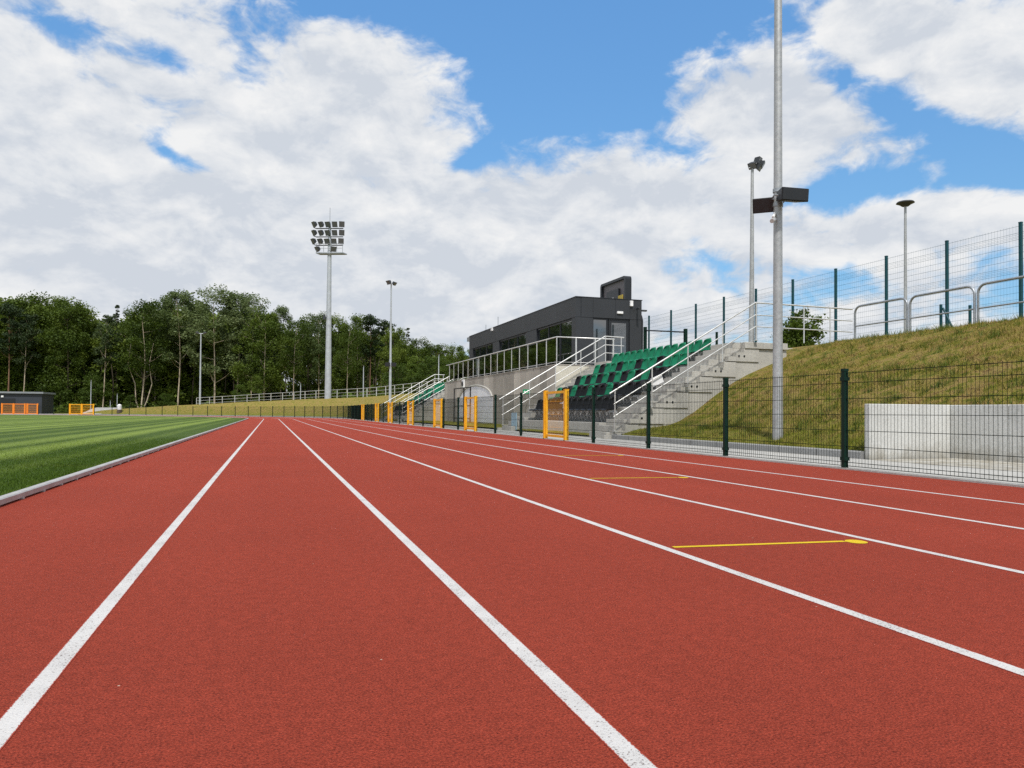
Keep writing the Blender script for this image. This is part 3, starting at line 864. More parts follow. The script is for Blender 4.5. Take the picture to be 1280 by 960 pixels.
# ------------------------------------------------------------------ podium with railing
PX, PY0, PY1, PZ = 11.45, 29.3, 50.4, 2.74
pd = thing("concrete_podium", "long concrete podium wall carrying the dark pavilion", "podium", (PX, 40, 0))
m = MB(); m.box(PX + 0.06, 18.0, PY0 + 0.06, PY1 - 0.02, -0.1, PZ - 0.02); m.build("core", M_kerb, pd)
m = MB(); y = PY0 + 0.065
while y < PY1 - 0.1:
    y1 = min(y + 0.92, PY1); m.box(PX, PX + 0.058, y + 0.022, y1 - 0.022, -0.1, PZ - 0.022); y = y1
m.build("facing_panel", M_concp, pd, 0.004)
m = MB(); m.box(PX, 18.0, PY0, PY0 + 0.058, -0.1, PZ - 0.022); m.build("end_wall", M_concy, pd, 0.006)
m = MB(); m.box(PX - 0.02, 18.0, PY0 - 0.02, PY1, PZ - 0.018, PZ + 0.02); m.build("terrace_slab", M_concp, pd, 0.006)
rl = thing("terrace_railing", "steel railing with upright posts along the podium terrace edge", "railing", (PX + 0.06, PY0 + 0.08, PZ + 0.02))
xr, yr, zt = PX + 0.06, PY0 + 0.08, PZ + 0.02
m = MB(); m.tube([(14.2, yr, zt + 1.16), (xr, yr, zt + 1.16), (xr, PY1 - 0.2, zt + 1.16)], 0.026, 8); m.build("top_rail", M_steel, rl)
m = MB(); m.tube([(14.2, yr, zt + 0.10), (xr, yr, zt + 0.10), (xr, PY1 - 0.2, zt + 0.10)], 0.010, 6); m.build("bottom_rail", M_steel, rl)
y = yr
while y < PY1 - 0.1:
    m = MB(); m.box(xr - 0.012, xr + 0.012, y - 0.03, y + 0.03, zt, zt + 1.14); m.build("post", M_steel, rl); y += 1.24
for x in (12.4, 13.3, 14.15):
    m = MB(); m.box(x - 0.03, x + 0.03, yr - 0.012, yr + 0.012, zt, zt + 1.14); m.build("post", M_steel, rl)
m = MB(); y = yr
Mg, ntg, bg_ = new_mat("clear_railing_glass")
tb = N(ntg, "ShaderNodeBsdfTransparent"); tb.inputs[0].default_value = (0.86, 0.93, 0.90, 1)
gl = N(ntg, "ShaderNodeBsdfGlossy"); gl.inputs["Roughness"].default_value = 0.03
fz = N(ntg, "ShaderNodeFresnel"); fz.inputs[0].default_value = 1.45
mg = N(ntg, "ShaderNodeMixShader"); ntg.links.new(fz.outputs[0], mg.inputs[0]); ntg.links.new(tb.outputs[0], mg.inputs[1]); ntg.links.new(gl.outputs[0], mg.inputs[2])
ntg.links.new(mg.outputs[0], ntg.nodes["Material Output"].inputs[0])
while y < PY1 - 1.3:
    m = MB(); m.quad([(xr, y + 0.05, zt + 0.14), (xr, y + 1.19, zt + 0.14), (xr, y + 1.19, zt + 1.08), (xr, y + 0.05, zt + 1.08)]); m.build("glass_pane", Mg, rl); y += 1.24
# arched white door in the podium wall, with dark steel frames before it
ad = thing("arched_door", "wide white panel with an arched top set in the podium wall", "door", (PX, 42.3, 0))
m = MB(); ya, yb, zs_, zp = 38.65, 46.1, 1.55, 2.28
prof = [(ya, 0.14), (yb, 0.14)]
for k in range(17):
    t = k / 16; yy = yb + (ya - yb) * t
    prof.append((yy, zs_ + (zp - zs_) * math.sqrt(max(0, 1 - (2 * t - 1) ** 2)) ** 1.2))
a = [(PX - 0.03, y, z) for y, z in prof]; b = [(PX - 0.001, y, z) for y, z in prof]
m.quad(a[::-1]); 
for i in range(len(prof)):
    j = (i + 1) % len(prof); m.quad((a[i], a[j], b[j], b[i]))
m.build("door_panel", M_whited, ad)
m = MB(); m.tube([(PX - 0.02, y, z) for y, z in prof[2:]], 0.05, 6); m.build("arch_trim", M_conc, ad)
gf = thing("metal_frame", "dark upright steel frame with middle bar standing before the white arch", "frame", (11.05, 44, 0))
for (p, q) in ((45.9, 43.45), (43.40, 41.9)):
    m = MB()
    for yy in (p, q): m.box(11.02, 11.08, yy - 0.035, yy + 0.035, 0, 2.2)
    for z in (0.30, 1.05, 2.14): m.box(11.025, 11.075, q + 0.036, p - 0.036, z, z + 0.06)
    m.build("frame_leaf", M_dark2, gf)
wl = thing("wall_lamp", "white wall lamp with black round face above the white arch", "lamp", (PX - 0.1, 45, 2.2))
m = MB(); m.box(PX - 0.09, PX - 0.001, 44.75, 45.25, 2.20, 2.72); m.build("housing", M_white, wl, 0.01)
m = MB(); m.tube([(PX - 0.13, 45.0, 2.47), (PX - 0.091, 45.0, 2.47)], 0.15, 14); m.build("lamp_face", M_black, wl)
# exit sign
es = thing("exit_sign", "green emergency exit sign with white running figure and arrow, by the podium corner", "sign", (PX - 0.12, 32.6, 1.68))
m = MB(); m.box(PX - 0.34, PX - 0.02, 32.59, 32.62, 1.58, 1.78); m.box(PX - 0.02, PX - 0.001, 32.58, 32.63, 1.62, 1.74); m.build("sign_board", M_exit, es)
m = MB(); yf = 32.587
def flat(poly): m.quad([(PX - 0.34 + x, yf, 1.58 + z) for x, z in poly])
flat([(0.03, 0.09), (0.09, 0.15), (0.09, 0.11), (0.15, 0.11), (0.15, 0.07), (0.09, 0.07), (0.09, 0.03)])
flat([(0.21, 0.15), (0.23, 0.15), (0.235, 0.17), (0.215, 0.18), (0.20, 0.17)])
flat([(0.19, 0.13), (0.22, 0.145), (0.25, 0.12), (0.245, 0.11), (0.225, 0.12), (0.235, 0.08), (0.26, 0.03), (0.245, 0.025), (0.22, 0.07), (0.19, 0.03), (0.175, 0.035), (0.205, 0.08), (0.20, 0.11)])
m.build("pictogram", M_white, es)

# ------------------------------------------------------------------ pavilion
BX0, BX1, BY0, BY1, BZ0, BZ1 = 13.3, 16.66, 31.55, 50.8, PZ + 0.02, 6.04
pv = thing("pavilion", "dark grey flat roofed pavilion with large reflective windows on the podium", "building", (BX0, 41, BZ0))
ZT = 5.10     # window head
WIN = ((32.05, 36.9), (38.6, 43.65), (45.0, 49.9))
m = MB()
piers = [(BY0, WIN[0][0]), (WIN[0][1], WIN[1][0]), (WIN[1][1], WIN[2][0]), (WIN[2][1], BY1)]
for a, b in piers: m.box(BX0, BX0 + 0.3, a, b, BZ0, ZT + 0.02)
# gable end facing the camera
for x0, x1 in ((BX0 + 0.302, 14.15), (16.05, BX1)):
    m.box(x0, x1, BY0, BY0 + 0.3, BZ0, ZT + 0.02)
m.box(BX1 - 0.3, BX1, BY0 + 0.302, BY1, BZ0, ZT + 0.02); m.box(BX0 + 0.302, BX1 - 0.302, BY1 - 0.3, BY1, BZ0, ZT + 0.02)
m.build("wall", M_dark, pv)
m = MB(); y = BY0
jy = [BY0, 33.9, 37.75, 41.2, 44.4, 47.6, BY1]
for a, b in zip(jy[:-1], jy[1:]): m.box(BX0 - 0.012, BX0 + 0.25, a + 0.006, b - 0.006, ZT + 0.03, BZ1)
jx = [BX0 + 0.252, 14.15, 15.3, 16.05, BX1]
for a, b in zip(jx[:-1], jx[1:]): m.box(a + 0.005, b - 0.005, BY0 - 0.012, BY0 + 0.25, ZT + 0.03, BZ1 - 0.001)
m.box(BX1 - 0.25, BX1 + 0.01, BY0 + 0.252, BY1, ZT + 0.03, BZ1 - 0.002); m.box(BX0 + 0.252, BX1 - 0.252, BY1 - 0.25, BY1, ZT + 0.03, BZ1 - 0.002)
m.build("fascia", M_dark, pv)
m = MB(); m.box(BX0 + 0.24, BX1 - 0.24, BY0 + 0.24, BY1 - 0.24, ZT + 0.2, BZ1 - 0.15); m.build("roof", M_shedroof, pv)
m = MB()
m.box(BX0 - 0.03, BX0 + 0.27, BY0 - 0.03, BY1 + 0.02, BZ1 + 0.003, BZ1 + 0.035); m.box(BX0 + 0.272, BX1 + 0.03, BY0 - 0.03, BY0 + 0.27, BZ1 + 0.003, BZ1 + 0.035)
m.build("coping", M_dark2, pv)
m = MB(); m.box(BX0 - 0.04, BX0 + 0.3, BY1 - 0.02, BY1 + 0.55, BZ1 - 0.30, BZ1 - 0.02); m.build("gutter_end", M_galvd, pv)
for a, b in WIN:
    m = MB(); x0, x1 = BX0 + 0.06, BX0 + 0.14
    m.box(x0, x1, a, b, ZT - 0.06, ZT + 0.018); m.box(x0, x1, a, b, BZ0, BZ0 + 0.07)
    n = 3
    for k in range(n + 1):
        y = a + 0.03 + (b - a - 0.06) * k / n; m.box(x0 + 0.001, x1 - 0.001, y - 0.03, y + 0.03, BZ0 + 0.071, ZT - 0.061)
    w = m.build("window", M_dark2, pv)
    m = MB(); m.box(BX0 + 0.10, BX0 + 0.115, a + 0.02, b - 0.02, BZ0 + 0.05, ZT - 0.04); m.build("pane", M_glass, w)
# end glazing and door
m = MB(); y0, y1 = BY0 + 0.05, BY0 + 0.12
for x in (14.17, 14.90, 15.00, 16.03): m.box(x - 0.03, x + 0.03, y0, y1, BZ0, ZT + 0.015)
m.box(14.2, 14.87, y0 + .001, y1 - .001, ZT - 0.05, ZT + 0.014); m.box(15.03, 16.0, y0 + .001, y1 - .001, ZT - 0.06, ZT + 0.014); m.box(14.2, 14.87, y0 + .001, y1 - .001, BZ0, BZ0 + 0.08)
w = m.build("window", M_dark2, pv)
m = MB(); m.box(14.19, 14.88, BY0 + 0.08, BY0 + 0.095, BZ0 + 0.06, ZT - 0.03); m.build("pane", M_glass, w)
m = MB()
for x in (15.08, 15.95): m.box(x - 0.045, x + 0.045, BY0 + 0.055, BY0 + 0.115, BZ0 + 0.01, ZT - 0.065)
m.box(15.126, 15.904, BY0 + 0.056, BY0 + 0.114, ZT - 0.16, ZT - 0.066); m.box(15.126, 15.904, BY0 + 0.056, BY0 + 0.114, BZ0 + 0.01, BZ0 + 0.13)
d = m.build("glass_door", M_dark2, pv)
m = MB(); m.box(15.11, 15.92, BY0 + 0.08, BY0 + 0.092, BZ0 + 0.1, ZT - 0.13); m.build("pane", M_glass, d)
m = MB(); m.tube([(15.17, BY0 + 0.0, 3.4), (15.17, BY0 + 0.0, 4.2)], 0.016, 8); m.box(15.155, 15.185, BY0, BY0 + 0.056, 3.45, 3.48); m.box(15.155, 15.185, BY0, BY0 + 0.056, 4.12, 4.15); m.build("handle", M_steel, d)
m = MB(); m.box(15.36, 15.66, BY0 - 0.09, BY0 - 0.013, 5.36, 5.47); m.build("door_lamp", M_white, pv, 0.008)
m = MB(); m.box(16.02, 16.17, BY0 - 0.11, BY0 - 0.013, 5.74, 6.0); m.build("alarm_box", M_white, pv, 0.01)
m = MB(); m.tube([(16.42, BY0 - 0.013, 5.66), (16.36, BY0 - 0.30, 5.60)], 0.035, 8); m.tube([(16.36, BY0 - 0.20, 5.66), (16.30, BY0 - 0.52, 5.58)], 0.055, 10); m.build("camera_body", M_lamp, pv)
m = MB(); m.box(BX1 + 0.012, BX1 + 0.30, BY0 + 0.02, BY0 + 0.16, 5.55, 5.62); m.build("side_lamp", M_lamp, pv)
m = MB(); m.tube([(BX1 + 0.08, BY0 + 0.10, BZ0), (BX1 + 0.08, BY0 + 0.10, 5.1), (BX1 + 0.02, BY0 + 0.10, 5.35)], 0.055, 8); m.build("downpipe", M_dark2, pv)
for (y, h) in ((45.2, 0.75), (48.0, 0.55)):
    m = MB(); m.tube([(BX0 + 0.4, y, BZ1 - 0.2), (BX0 + 0.4, y, BZ1 + h)], 0.02, 6)
    m.build("antenna_rod", M_galvd, pv)
m = MB(); m.box(BX0 - 0.10, BX0 - 0.013, 44.9, 45.15, BZ1 - 0.18, BZ1 + 0.02); m.build("roof_lamp", M_white, pv)
# scoreboard on the roof, its rim facing the track
sb = thing("scoreboard", "dark scoreboard with rounded corners and deep rim standing behind the pavilion roof edge", "scoreboard", (16.2, 33.4, BZ1 - 0.15))
m = MB(); y0, y1, z0, z1 = 32.05, 34.9, 5.9, 7.30
def rrect(y0, y1, z0, z1, r):
    p = []
    for cy, cz, a0 in ((y1 - r, z1 - r, 0), (y0 + r, z1 - r, 90), (y0 + r, z0 + r, 180), (y1 - r, z0 + r, 270)):
        for k in range(5): t = math.radians(a0 + k * 22.5); p.append((cy + r * math.cos(t), cz + r * math.sin(t)))
    return p
ou, inn = rrect(y0, y1, z0, z1, 0.16), rrect(y0 + 0.14, y1 - 0.14, z0 + 0.12, z1 - 0.12, 0.06)
xf, xb = 16.05, 16.38
n = len(ou)
for i in range(n):
    j = (i + 1) % n
    m.quad([(xf, *ou[i]), (xf, *inn[i]), (xf, *inn[j]), (xf, *ou[j])][::-1])
    m.quad([(xf, *ou[i]), (xf, *ou[j]), (xb, *ou[j]), (xb, *ou[i])][::-1])
    m.quad([(xf, *inn[i]), (xf + 0.14, *inn[i]), (xf + 0.14, *inn[j]), (xf, *inn[j])][::-1])
m.quad([(xb, *p) for p in ou]); m.build("rim", M_dark2, sb)
m = MB(); m.quad([(xf + 0.14, *p) for p in inn]); m.build("back_panel", M_ply, sb)
m = MB(); m.box(xf + 0.02, xf + 0.13, 32.85, 34.2, 5.95, 6.8); m.build("control_box", M_dark2, sb, 0.01)
m = MB(); m.box(xf - 0.02, xf + 0.019, 32.3, 32.8, 6.17, 6.42); m.build("junction_box", M_yellowbox, sb, 0.01)
m = MB(); m.box(xf - 0.01, xf + 0.019, 33.35, 33.7, 6.2, 6.42); m.build("label_plate", M_bracket, sb)
for y in (32.5, 34.4):
    m = MB(); m.box(16.15, 16.28, y - 0.05, y + 0.05, 5.7, 5.905); m.build("support_leg", M_dark2, sb)

# odd posts and bars between stand and tall fence
hb = thing("bar_barrier", "dark green two post barrier with a bar, beside the pavilion's right corner", "barrier", (19, 33.5, 2.9))
for y, z in ((35.57, 5.25), (31.5, 4.72)):
    m = MB(); m.box(18.93, 19.07, y - 0.07, y + 0.07, 2.8, z + 0.08); m.build("post", M_green, hb)
m = MB(); m.tube([(19, 35.5, 5.14), (19, 31.5, 4.64)], 0.035, 8); m.build("bar", M_dark2, hb)
for y, z, l in ((28.86, 4.38, "taller short dark green post behind the near end of the top seats"), (27.09, 3.75, "small dark stub post behind the top landing's stair head")):
    m = MB(); m.box(18.96, 19.04, y - 0.04, y + 0.04, 2.8, z); tag(m.build("short_post", M_green), l, "post", "short posts on the bank top")
gp2 = thing("braced_post", "short blue green posts with a slanting brace behind the steel barrier hoops", "post", (19.6, 17.6, 2.9))
m = MB(); m.box(19.57, 19.63, 17.64, 17.70, 2.8, 4.12); m.tube([(19.6, 17.6, 4.0), (19.6, 17.05, 2.95)], 0.03, 6); m.build("brace_post", M_bgreen, gp2)
m = MB(); m.box(19.57, 19.63, 16.64, 16.70, 2.8, 3.96); m.build("latch_post", M_bgreen, gp2)

# ------------------------------------------------------------------ poles
def lerp(a, b, t): return a + (b - a) * t
# near galvanised pole with two speakers
px, py, pz = 9.37, 12.15, terrain(9.37, 12.15)
pp = thing("steel_pole", "thick galvanised pole on the grass bank, running out of the top of the photo", "pole", (px, py, pz))
m = MB(); m.tube([(px, py, pz - 0.3), (px, py, pz + 2.2), (px, py, 7), (px, py, 13.5)], 0.103, 20, 0.062); m.build("shaft", M_galv, pp)
for z in (4.74, 5.02):
    m = MB(); m.tube([(px, py, z), (px, py, z + 0.07)], 0.098, 16); m.build("clamp_band", M_galvd, pp)
m = MB(); m.tube([(px - 0.4, py, 13.3), (px + 0.4, py, 13.3)], 0.04, 8); m.build("head_bar", M_galvd, pp)
def speaker(c, fx, fy, tilt, W, Hh, D, label, lx):
    """box speaker: front axis f in plan, tilted down"""
    root = thing("loudspeaker", label, "speaker", c, "loudspeakers on the near pole")
    f = Vector((fx, fy, 0)).normalized(); sd = Vector((f.y, -f.x, 0)); f2 = (f * math.cos(tilt) - Vector((0, 0, 1)) * math.sin(tilt)).normalized(); up = sd.cross(f2) * 1.0
    if up.z < 0: up = -up
    C = Vector(c)
    m = MB()
    p = []
    for t, k in ((-1, 0.72), (1, 1.0)):
        for a, b in ((-1, -1), (1, -1), (1, 1), (-1, 1)):
            p.append(C + f2 * (D / 2 * t) + sd * (a * W / 2 * k) + up * (b * Hh / 2 * k))
    m.hexa([p[0], p[1], p[2], p[3], p[4], p[5], p[6], p[7]]); m.build("cabinet", M_black, root, 0.012)
    m = MB(); m.obox(C + f2 * (D / 2 + 0.006), sd * (W / 2 - 0.02), up * (Hh / 2 - 0.02), f2 * 0.005); m.build("grille", M_dark2, root)
    m = MB()
    q = Vector((px, py, c[2])) - f2 * 0.0
    m.tube([C + sd * (W / 2 * 0.9), C + sd * (W / 2 * 1.04) - f2 * D * 0.3, q + sd * 0.12 - f2 * 0.02, q, q - sd * 0.12 - f2 * 0.02, C - sd * (W / 2 * 1.04) - f2 * D * 0.3, C - sd * (W / 2 * 0.9)], 0.014, 6)
    m.build("bracket", M_galvd, root)
speaker((px + 0.07, py - 0.285, 4.885), -0.10, -1.0, R_(6), 0.58, 0.25, 0.32, "black loudspeaker on the right of the thick pole, its face towards the camera", 1)
speaker((px - 0.03, py + 0.27, 4.86), -0.62, -0.75, R_(20), 0.56, 0.29, 0.38, "black loudspeaker behind the thick pole, tilted down to the left", -1)
cc = thing("security_camera", "small white security camera on an arm below the loudspeakers", "camera", (px - 0.1, py, 4.55))
m = MB(); m.tube([(px - 0.09, py - 0.03, 4.60), (px - 0.17, py - 0.08, 4.50)], 0.028, 8); m.build("arm", M_white, cc)
m = MB(); m.tube([(px - 0.12, py - 0.06, 4.47), (px - 0.26, py - 0.16, 4.40)], 0.042, 10); m.build("camera_body", M_bracket, cc)

# floodlight column beside the stand
lx, ly, lz = 16.52, 22.9, 2.79
fl = thing("floodlight_column", "slim grey column with a cluster of small floodlights, behind the stair head", "light column", (lx, ly, lz))
m = MB(); m.tube([(lx, ly, lz - 0.1), (lx + 0.02, ly, 6.0), (lx + 0.03, ly, 9.75)], 0.105, 12, 0.05); m.build("shaft", M_galv, fl)
m = MB(); m.tube([(lx - 0.12, ly, 9.62), (lx + 0.35, ly - 0.1, 9.86)], 0.03, 8); m.build("crossarm", M_galvd, fl)
def lamp_box(C, f, W, Hh, D, root, nm="floodlight"):
    f = Vector(f).normalized(); sd = f.cross(Vector((0, 0, 1))).normalized(); up = sd.cross(f)
    C = Vector(C); m = MB(); p = []
    for t, k in ((-1, 0.55), (1, 1.0)):
        for a, b in ((-1, -1), (1, -1), (1, 1), (-1, 1)): p.append(C + f * (D / 2 * t) + sd * (a * W / 2 * k) + up * (b * Hh / 2 * k))
    m.hexa(p); o = m.build(nm, M_lamp, root)
    m = MB(); m.obox(C + f * (D / 2 + 0.004), sd * (W / 2 * 0.86), up * (Hh / 2 * 0.86), f * 0.004); m.build("lens", M_lens, o)
for dx, dz, f in ((0.02, -0.05, (-0.6, -0.4, -0.75)), (0.22, 0.13, (0.5, -0.75, -0.3)), (0.36, 0.02, (0.75, -0.6, -0.55)), (0.24, -0.10, (0.6, -0.7, -0.5))):
    lamp_box((lx + dx, ly - 0.05, 9.80 + dz), f, 0.30, 0.25, 0.20, fl)
# disc lamp
dx, dy, dz = 19.0, 18.43, terrain(19, 18.43)
dl = thing("disc_lamp", "slender park lamp with a flat round head on the bank top", "lamp", (dx, dy, dz))
m = MB(); m.tube([(dx, dy, dz - 0.1), (dx, dy, 5.2), (dx, dy, 7.32)], 0.058, 12, 0.038); m.build("shaft", M_galv, dl)
m = MB(); m.tube([(dx, dy, 7.30), (dx, dy, 7.36), (dx, dy, 7.40)], 0.10, 20, 0.26); m.tube([(dx, dy, 7.40), (dx, dy, 7.44)], 0.27, 20, 0.24); m.build("lamp_head", M_lamp, dl)

# tall floodlight mast
mx, my = 6.95, 97.5
mt = thing("floodlight_mast", "tall tapering floodlight mast with rows of lamps at the far end of the track", "floodlight mast", (mx, my, 0.05))
m = MB(); m.tube([(mx, my, -0.05), (mx, my, 10), (mx, my, 21.2), (mx, my, 24.9)], 0.44, 18, 0.15); m.build("shaft", M_mast, mt)
m = MB(); m.tube([(mx, my, 0.02), (mx, my, 0.10)], 0.62, 16); m.build("base_plate", M_mast, mt)
m = MB(); m.tube([(mx, my, 24.8), (mx, my, 26.8)], 0.03, 6); m.build("lightning_rod", M_galvd, mt)
m = MB(); m.box(mx - 0.70, mx - 0.42, my - 0.3, my + 0.3, 12.4, 13.0); m.build("junction_box", M_lamp, mt)
ax = Vector((0.93, -0.36, 0)); fr = Vector((-0.62, -0.78, 0))
m = MB(); C = Vector((mx, my, 20.9)); m.obox(C + ax * 0.25, ax * 1.75, fr * 0.5, (0, 0, 0.07)); pf = m.build("platform", M_galvd, mt)
m = MB()
for t in (-1.45, -0.5, 0.5, 1.2, 1.95): m.tube([C + ax * t + fr * 0.45, C + ax * t + fr * 0.45 + Vector((0, 0, 1.2))], 0.03, 5)
for h in (0.6, 1.2): m.tube([C + ax * -1.45 + fr * 0.45 + Vector((0, 0, h)), C + ax * 1.95 + fr * 0.45 + Vector((0, 0, h))], 0.03, 5)
m.build("guard_rail", M_galvd, pf)
for row in range(3):
    z = 22.35 + row * 1.08
    m = MB(); a = Vector((mx, my, z - 0.38)); m.tube([a + ax * -1.75, a + ax * 1.75], 0.07, 6); m.tube([a + ax * -1.75, a + ax * -1.75 + fr * 0.5], 0.05, 6); m.build("crossarm", M_lamp, mt)
    for k in range(5):
        p = Vector((mx, my, z + 0.12)) + ax * (-1.75 + k * 0.875 + (0.0 if row else -0.08)) + fr * 0.35
        aim = Vector((-0.95 + 0.22 * k, -0.40 - 0.16 * k, -0.55))
        lamp_box(p, aim, 0.68, 0.74, 0.42, mt)
for t, aim in ((-1.25, (-0.9, -0.45, -0.6)), (0.75, (0.15, -1.0, -0.6))):
    lamp_box(Vector((mx, my, 21.45)) + ax * t + fr * 0.45, aim, 0.68, 0.70, 0.42, mt)
cb = thing("electric_cabinet", "pale electrical cabinet beside the foot of the tall floodlight mast", "cabinet", (7.95, 97.3, 0))
m = MB(); m.box(7.62, 8.28, 97.0, 97.5, 0.14, 1.75); m.build("case", M_white, cb, 0.02)
m = MB(); m.box(7.58, 8.32, 96.96, 97.54, 0.0, 0.138); m.build("plinth", M_kerb, cb)
# slender speaker pole past the far stand
sx, sy = 11.9, 78.0; sz = terrain(sx, sy)
sp = thing("speaker_pole", "slender pale pole with dark speakers halfway up, rising above the farther stand", "pole", (sx, sy, sz))
m = MB(); m.tube([(sx, sy, sz - 0.2), (sx, sy, 7), (sx, sy, 14.2)], 0.15, 12, 0.07); m.build("shaft", M_mast, sp)
for k, (a, f) in enumerate(((-0.32, (-0.8, -0.5, -0.2)), (0.32, (0.7, -0.6, -0.2)))):
    m = MB(); m.box(sx + a - 0.24, sx + a + 0.24, sy - 0.3, sy + 0.2, 5.45, 5.85); m.build("speaker_box", M_black, sp)
m = MB(); m.tube([(sx - 0.45, sy, 14.05), (sx + 0.4, sy, 14.35)], 0.05, 6); m.build("crossarm", M_galvd, sp)
lamp_box((sx - 0.25, sy - 0.15, 14.3), (-0.7, -0.3, -0.5), 0.6, 0.45, 0.3, sp); lamp_box((sx + 0.28, sy - 0.15, 14.2), (0.5, -0.5, -0.6), 0.45, 0.4, 0.3, sp)
# pole behind the lawn's far corner
qx, qy = -10.1, 121.0; qz = terrain(qx, qy)
qp = thing("floodlight_column", "thin pale pole with a small cross head before the wood, left of the white lane lines", "pole", (qx, qy, qz))
m = MB(); m.tube([(qx, qy, qz - 0.2), (qx, qy, 6), (qx, qy, 12.3)], 0.15, 10, 0.08); m.build("shaft", M_mast, qp)
m = MB(); m.tube([(qx - 0.55, qy, 12.3), (qx + 0.55, qy, 12.3)], 0.06, 6); m.build("crossarm", M_galvd, qp)
for a in (-0.5, 0.5): lamp_box((qx + a, qy - 0.1, 12.42), (a, -0.6, -0.8), 0.45, 0.35, 0.25, qp)
# little path lamps along the crest
LAMPS = [(bearing(113.5, 117), 5.4, "thin bare grey lamp post above the yellow double gate"), (bearing(138, 122), 2.3, "small park lamp in the shade left of the pale ramp top"),
         (bearing(146.5, 122), 3.4, "small park lamp beside the white round bin at the ramp top"), (bearing(375.6, 112), 5.0, "small path lamp behind crest railing, left of the tall mast"),
         (bearing(454, 95), 6.6, "path lamp standing between the tall mast and speaker pole"), (bearing(548, 85), 7.3, "pale path lamp above the farther stand's upper handrail")]
for (x, y), top, lab in LAMPS:
    z = terrain(x, y); rt = thing("path_lamp", lab, "lamp", (x, y, z), "small lamps along the bank path")
    m = MB(); m.tube([(x, y, z - 0.1), (x, y, (z + top) / 2), (x, y, top)], 0.075, 8, 0.05); m.build("shaft", M_mast, rt)
    m = MB(); m.tube([(x, y, top), (x, y, top + 0.05), (x, y, top + 0.09)], 0.10, 12, 0.30); m.build("lamp_head", M_lamp, rt)

# crest railing round the bend
cr_ = thing("crest_railing", "long pale steel railing following the curved top of the far bank", "railing", (*at_so(82, 16.2), 2.6))
base = wloc(cr_)
sv = list(np.arange(64.0, 118.5, 1.9)); topp = []; midp = []; lowp = []
pm = MB(); pm.box(-0.035, 0.035, -0.035, 0.035, -0.15, 1.12); PMM = pm.mesh("post", M_steel)
for k, s in enumerate(sv):
    x, y = at_so(s, 16.2); z = terrain(x, y)
    topp.append((x, y, z + 1.12)); midp.append((x, y, z + 0.70)); lowp.append((x, y, z + 0.30))
    link("post", PMM, cr_, (x - base[0], y - base[1], z - base[2]), (s - Y0) / 50)
for nm, p in (("top_rail", topp), ("middle_rail", midp), ("lower_rail", lowp)):
    m = MB(); m.tube(p, 0.030 if nm == "top_rail" else 0.022, 6); m.build(nm, M_steel, cr_)

# ------------------------------------------------------------------ shed and things by it
shx1, shy0 = -32.75, 128.4
sh = thing("dark_shed", "low dark blue grey shed with pale flat roof edge at the wood's edge", "shed", (-39, shy0, 0))
m = MB(); m.box(-46, shx1, shy0, shy0 + 6.3, -0.1, 3.05); m.build("wall", M_shed, sh)
m = MB(); m.box(-46.2, shx1 + 0.25, shy0 - 0.35, shy0 + 6.5, 3.055, 3.32); m.build("roof", M_shedroof, sh)
m = MB(); m.box(-38.9, -36.2, shy0 - 0.04, shy0 - 0.002, 0.0, 2.3); m.build("roller_door", M_dark2, sh)
m = MB(); m.box(-38.0, -37.7, shy0 - 0.15, shy0 - 0.002, 2.45, 2.72); m.build("wall_lamp", M_white, sh)
# pale ramp up to the wood
m = MB()
ramp_pts = [(bearing(98, 102.6), bearing(125, 102.6), 0.06), (bearing(107, 106), bearing(135, 105.6), 0.42), (bearing(117, 112), bearing(148, 110.5), 0.97), (bearing(122, 121), bearing(153, 119), 1.08)]
for (a, b, z), (c, d, z2) in zip(ramp_pts[:-1], ramp_pts[1:]):
    m.quad([(*a, z), (*b, z), (*d, z2), (*c, z2)]); m.quad([(*b, z), (*b, -0.1), (*d, -0.1), (*d, z2)]); m.quad([(*a, -0.1), (*a, z), (*c, z2), (*c, -0.1)])
struct(m.build("ramp_path", M_path))
wx, wy = bearing(149.5, 103.6)
wz = terrain(wx, wy)
wb = thing("white_bag", "white rounded sack on a dark stump beside the ramp's foot", "sack", (wx, wy, wz))
m = MB(); m.tube([(wx, wy, wz + 0.42), (wx, wy, wz + 0.55), (wx, wy, wz + 0.85), (wx - 0.03, wy, wz + 1.05)], 0.26, 10, 0.30); m.tube([(wx - 0.03, wy, wz + 1.05), (wx - 0.05, wy, wz + 1.18)], 0.30, 10, 0.08); m.build("sack_body", M_white, wb)
m = MB(); m.tube([(wx, wy, wz - 0.1), (wx, wy, wz + 0.42)], 0.36, 10, 0.30); m.build("dark_stump", M_barkD, wb)

# ------------------------------------------------------------------ trees
def leaf_quads(cen, size, rng, up=0.35):
    n = len(cen)
    nrm = rng.normal(0, 1, (n, 3)); nrm[:, 2] = np.abs(nrm[:, 2]) + up; nrm /= np.linalg.norm(nrm, axis=1)[:, None]
    t = rng.normal(0, 1, (n, 3)); a = np.cross(nrm, t); a /= np.linalg.norm(a, axis=1)[:, None]; b = np.cross(nrm, a)
    s = size * rng.uniform(0.55, 1.35, n)[:, None]; w = s * rng.uniform(0.5, 0.8, n)[:, None]
    return np.stack([cen - a * s, cen + b * w, cen + a * s * 1.0, cen - b * w], 1)

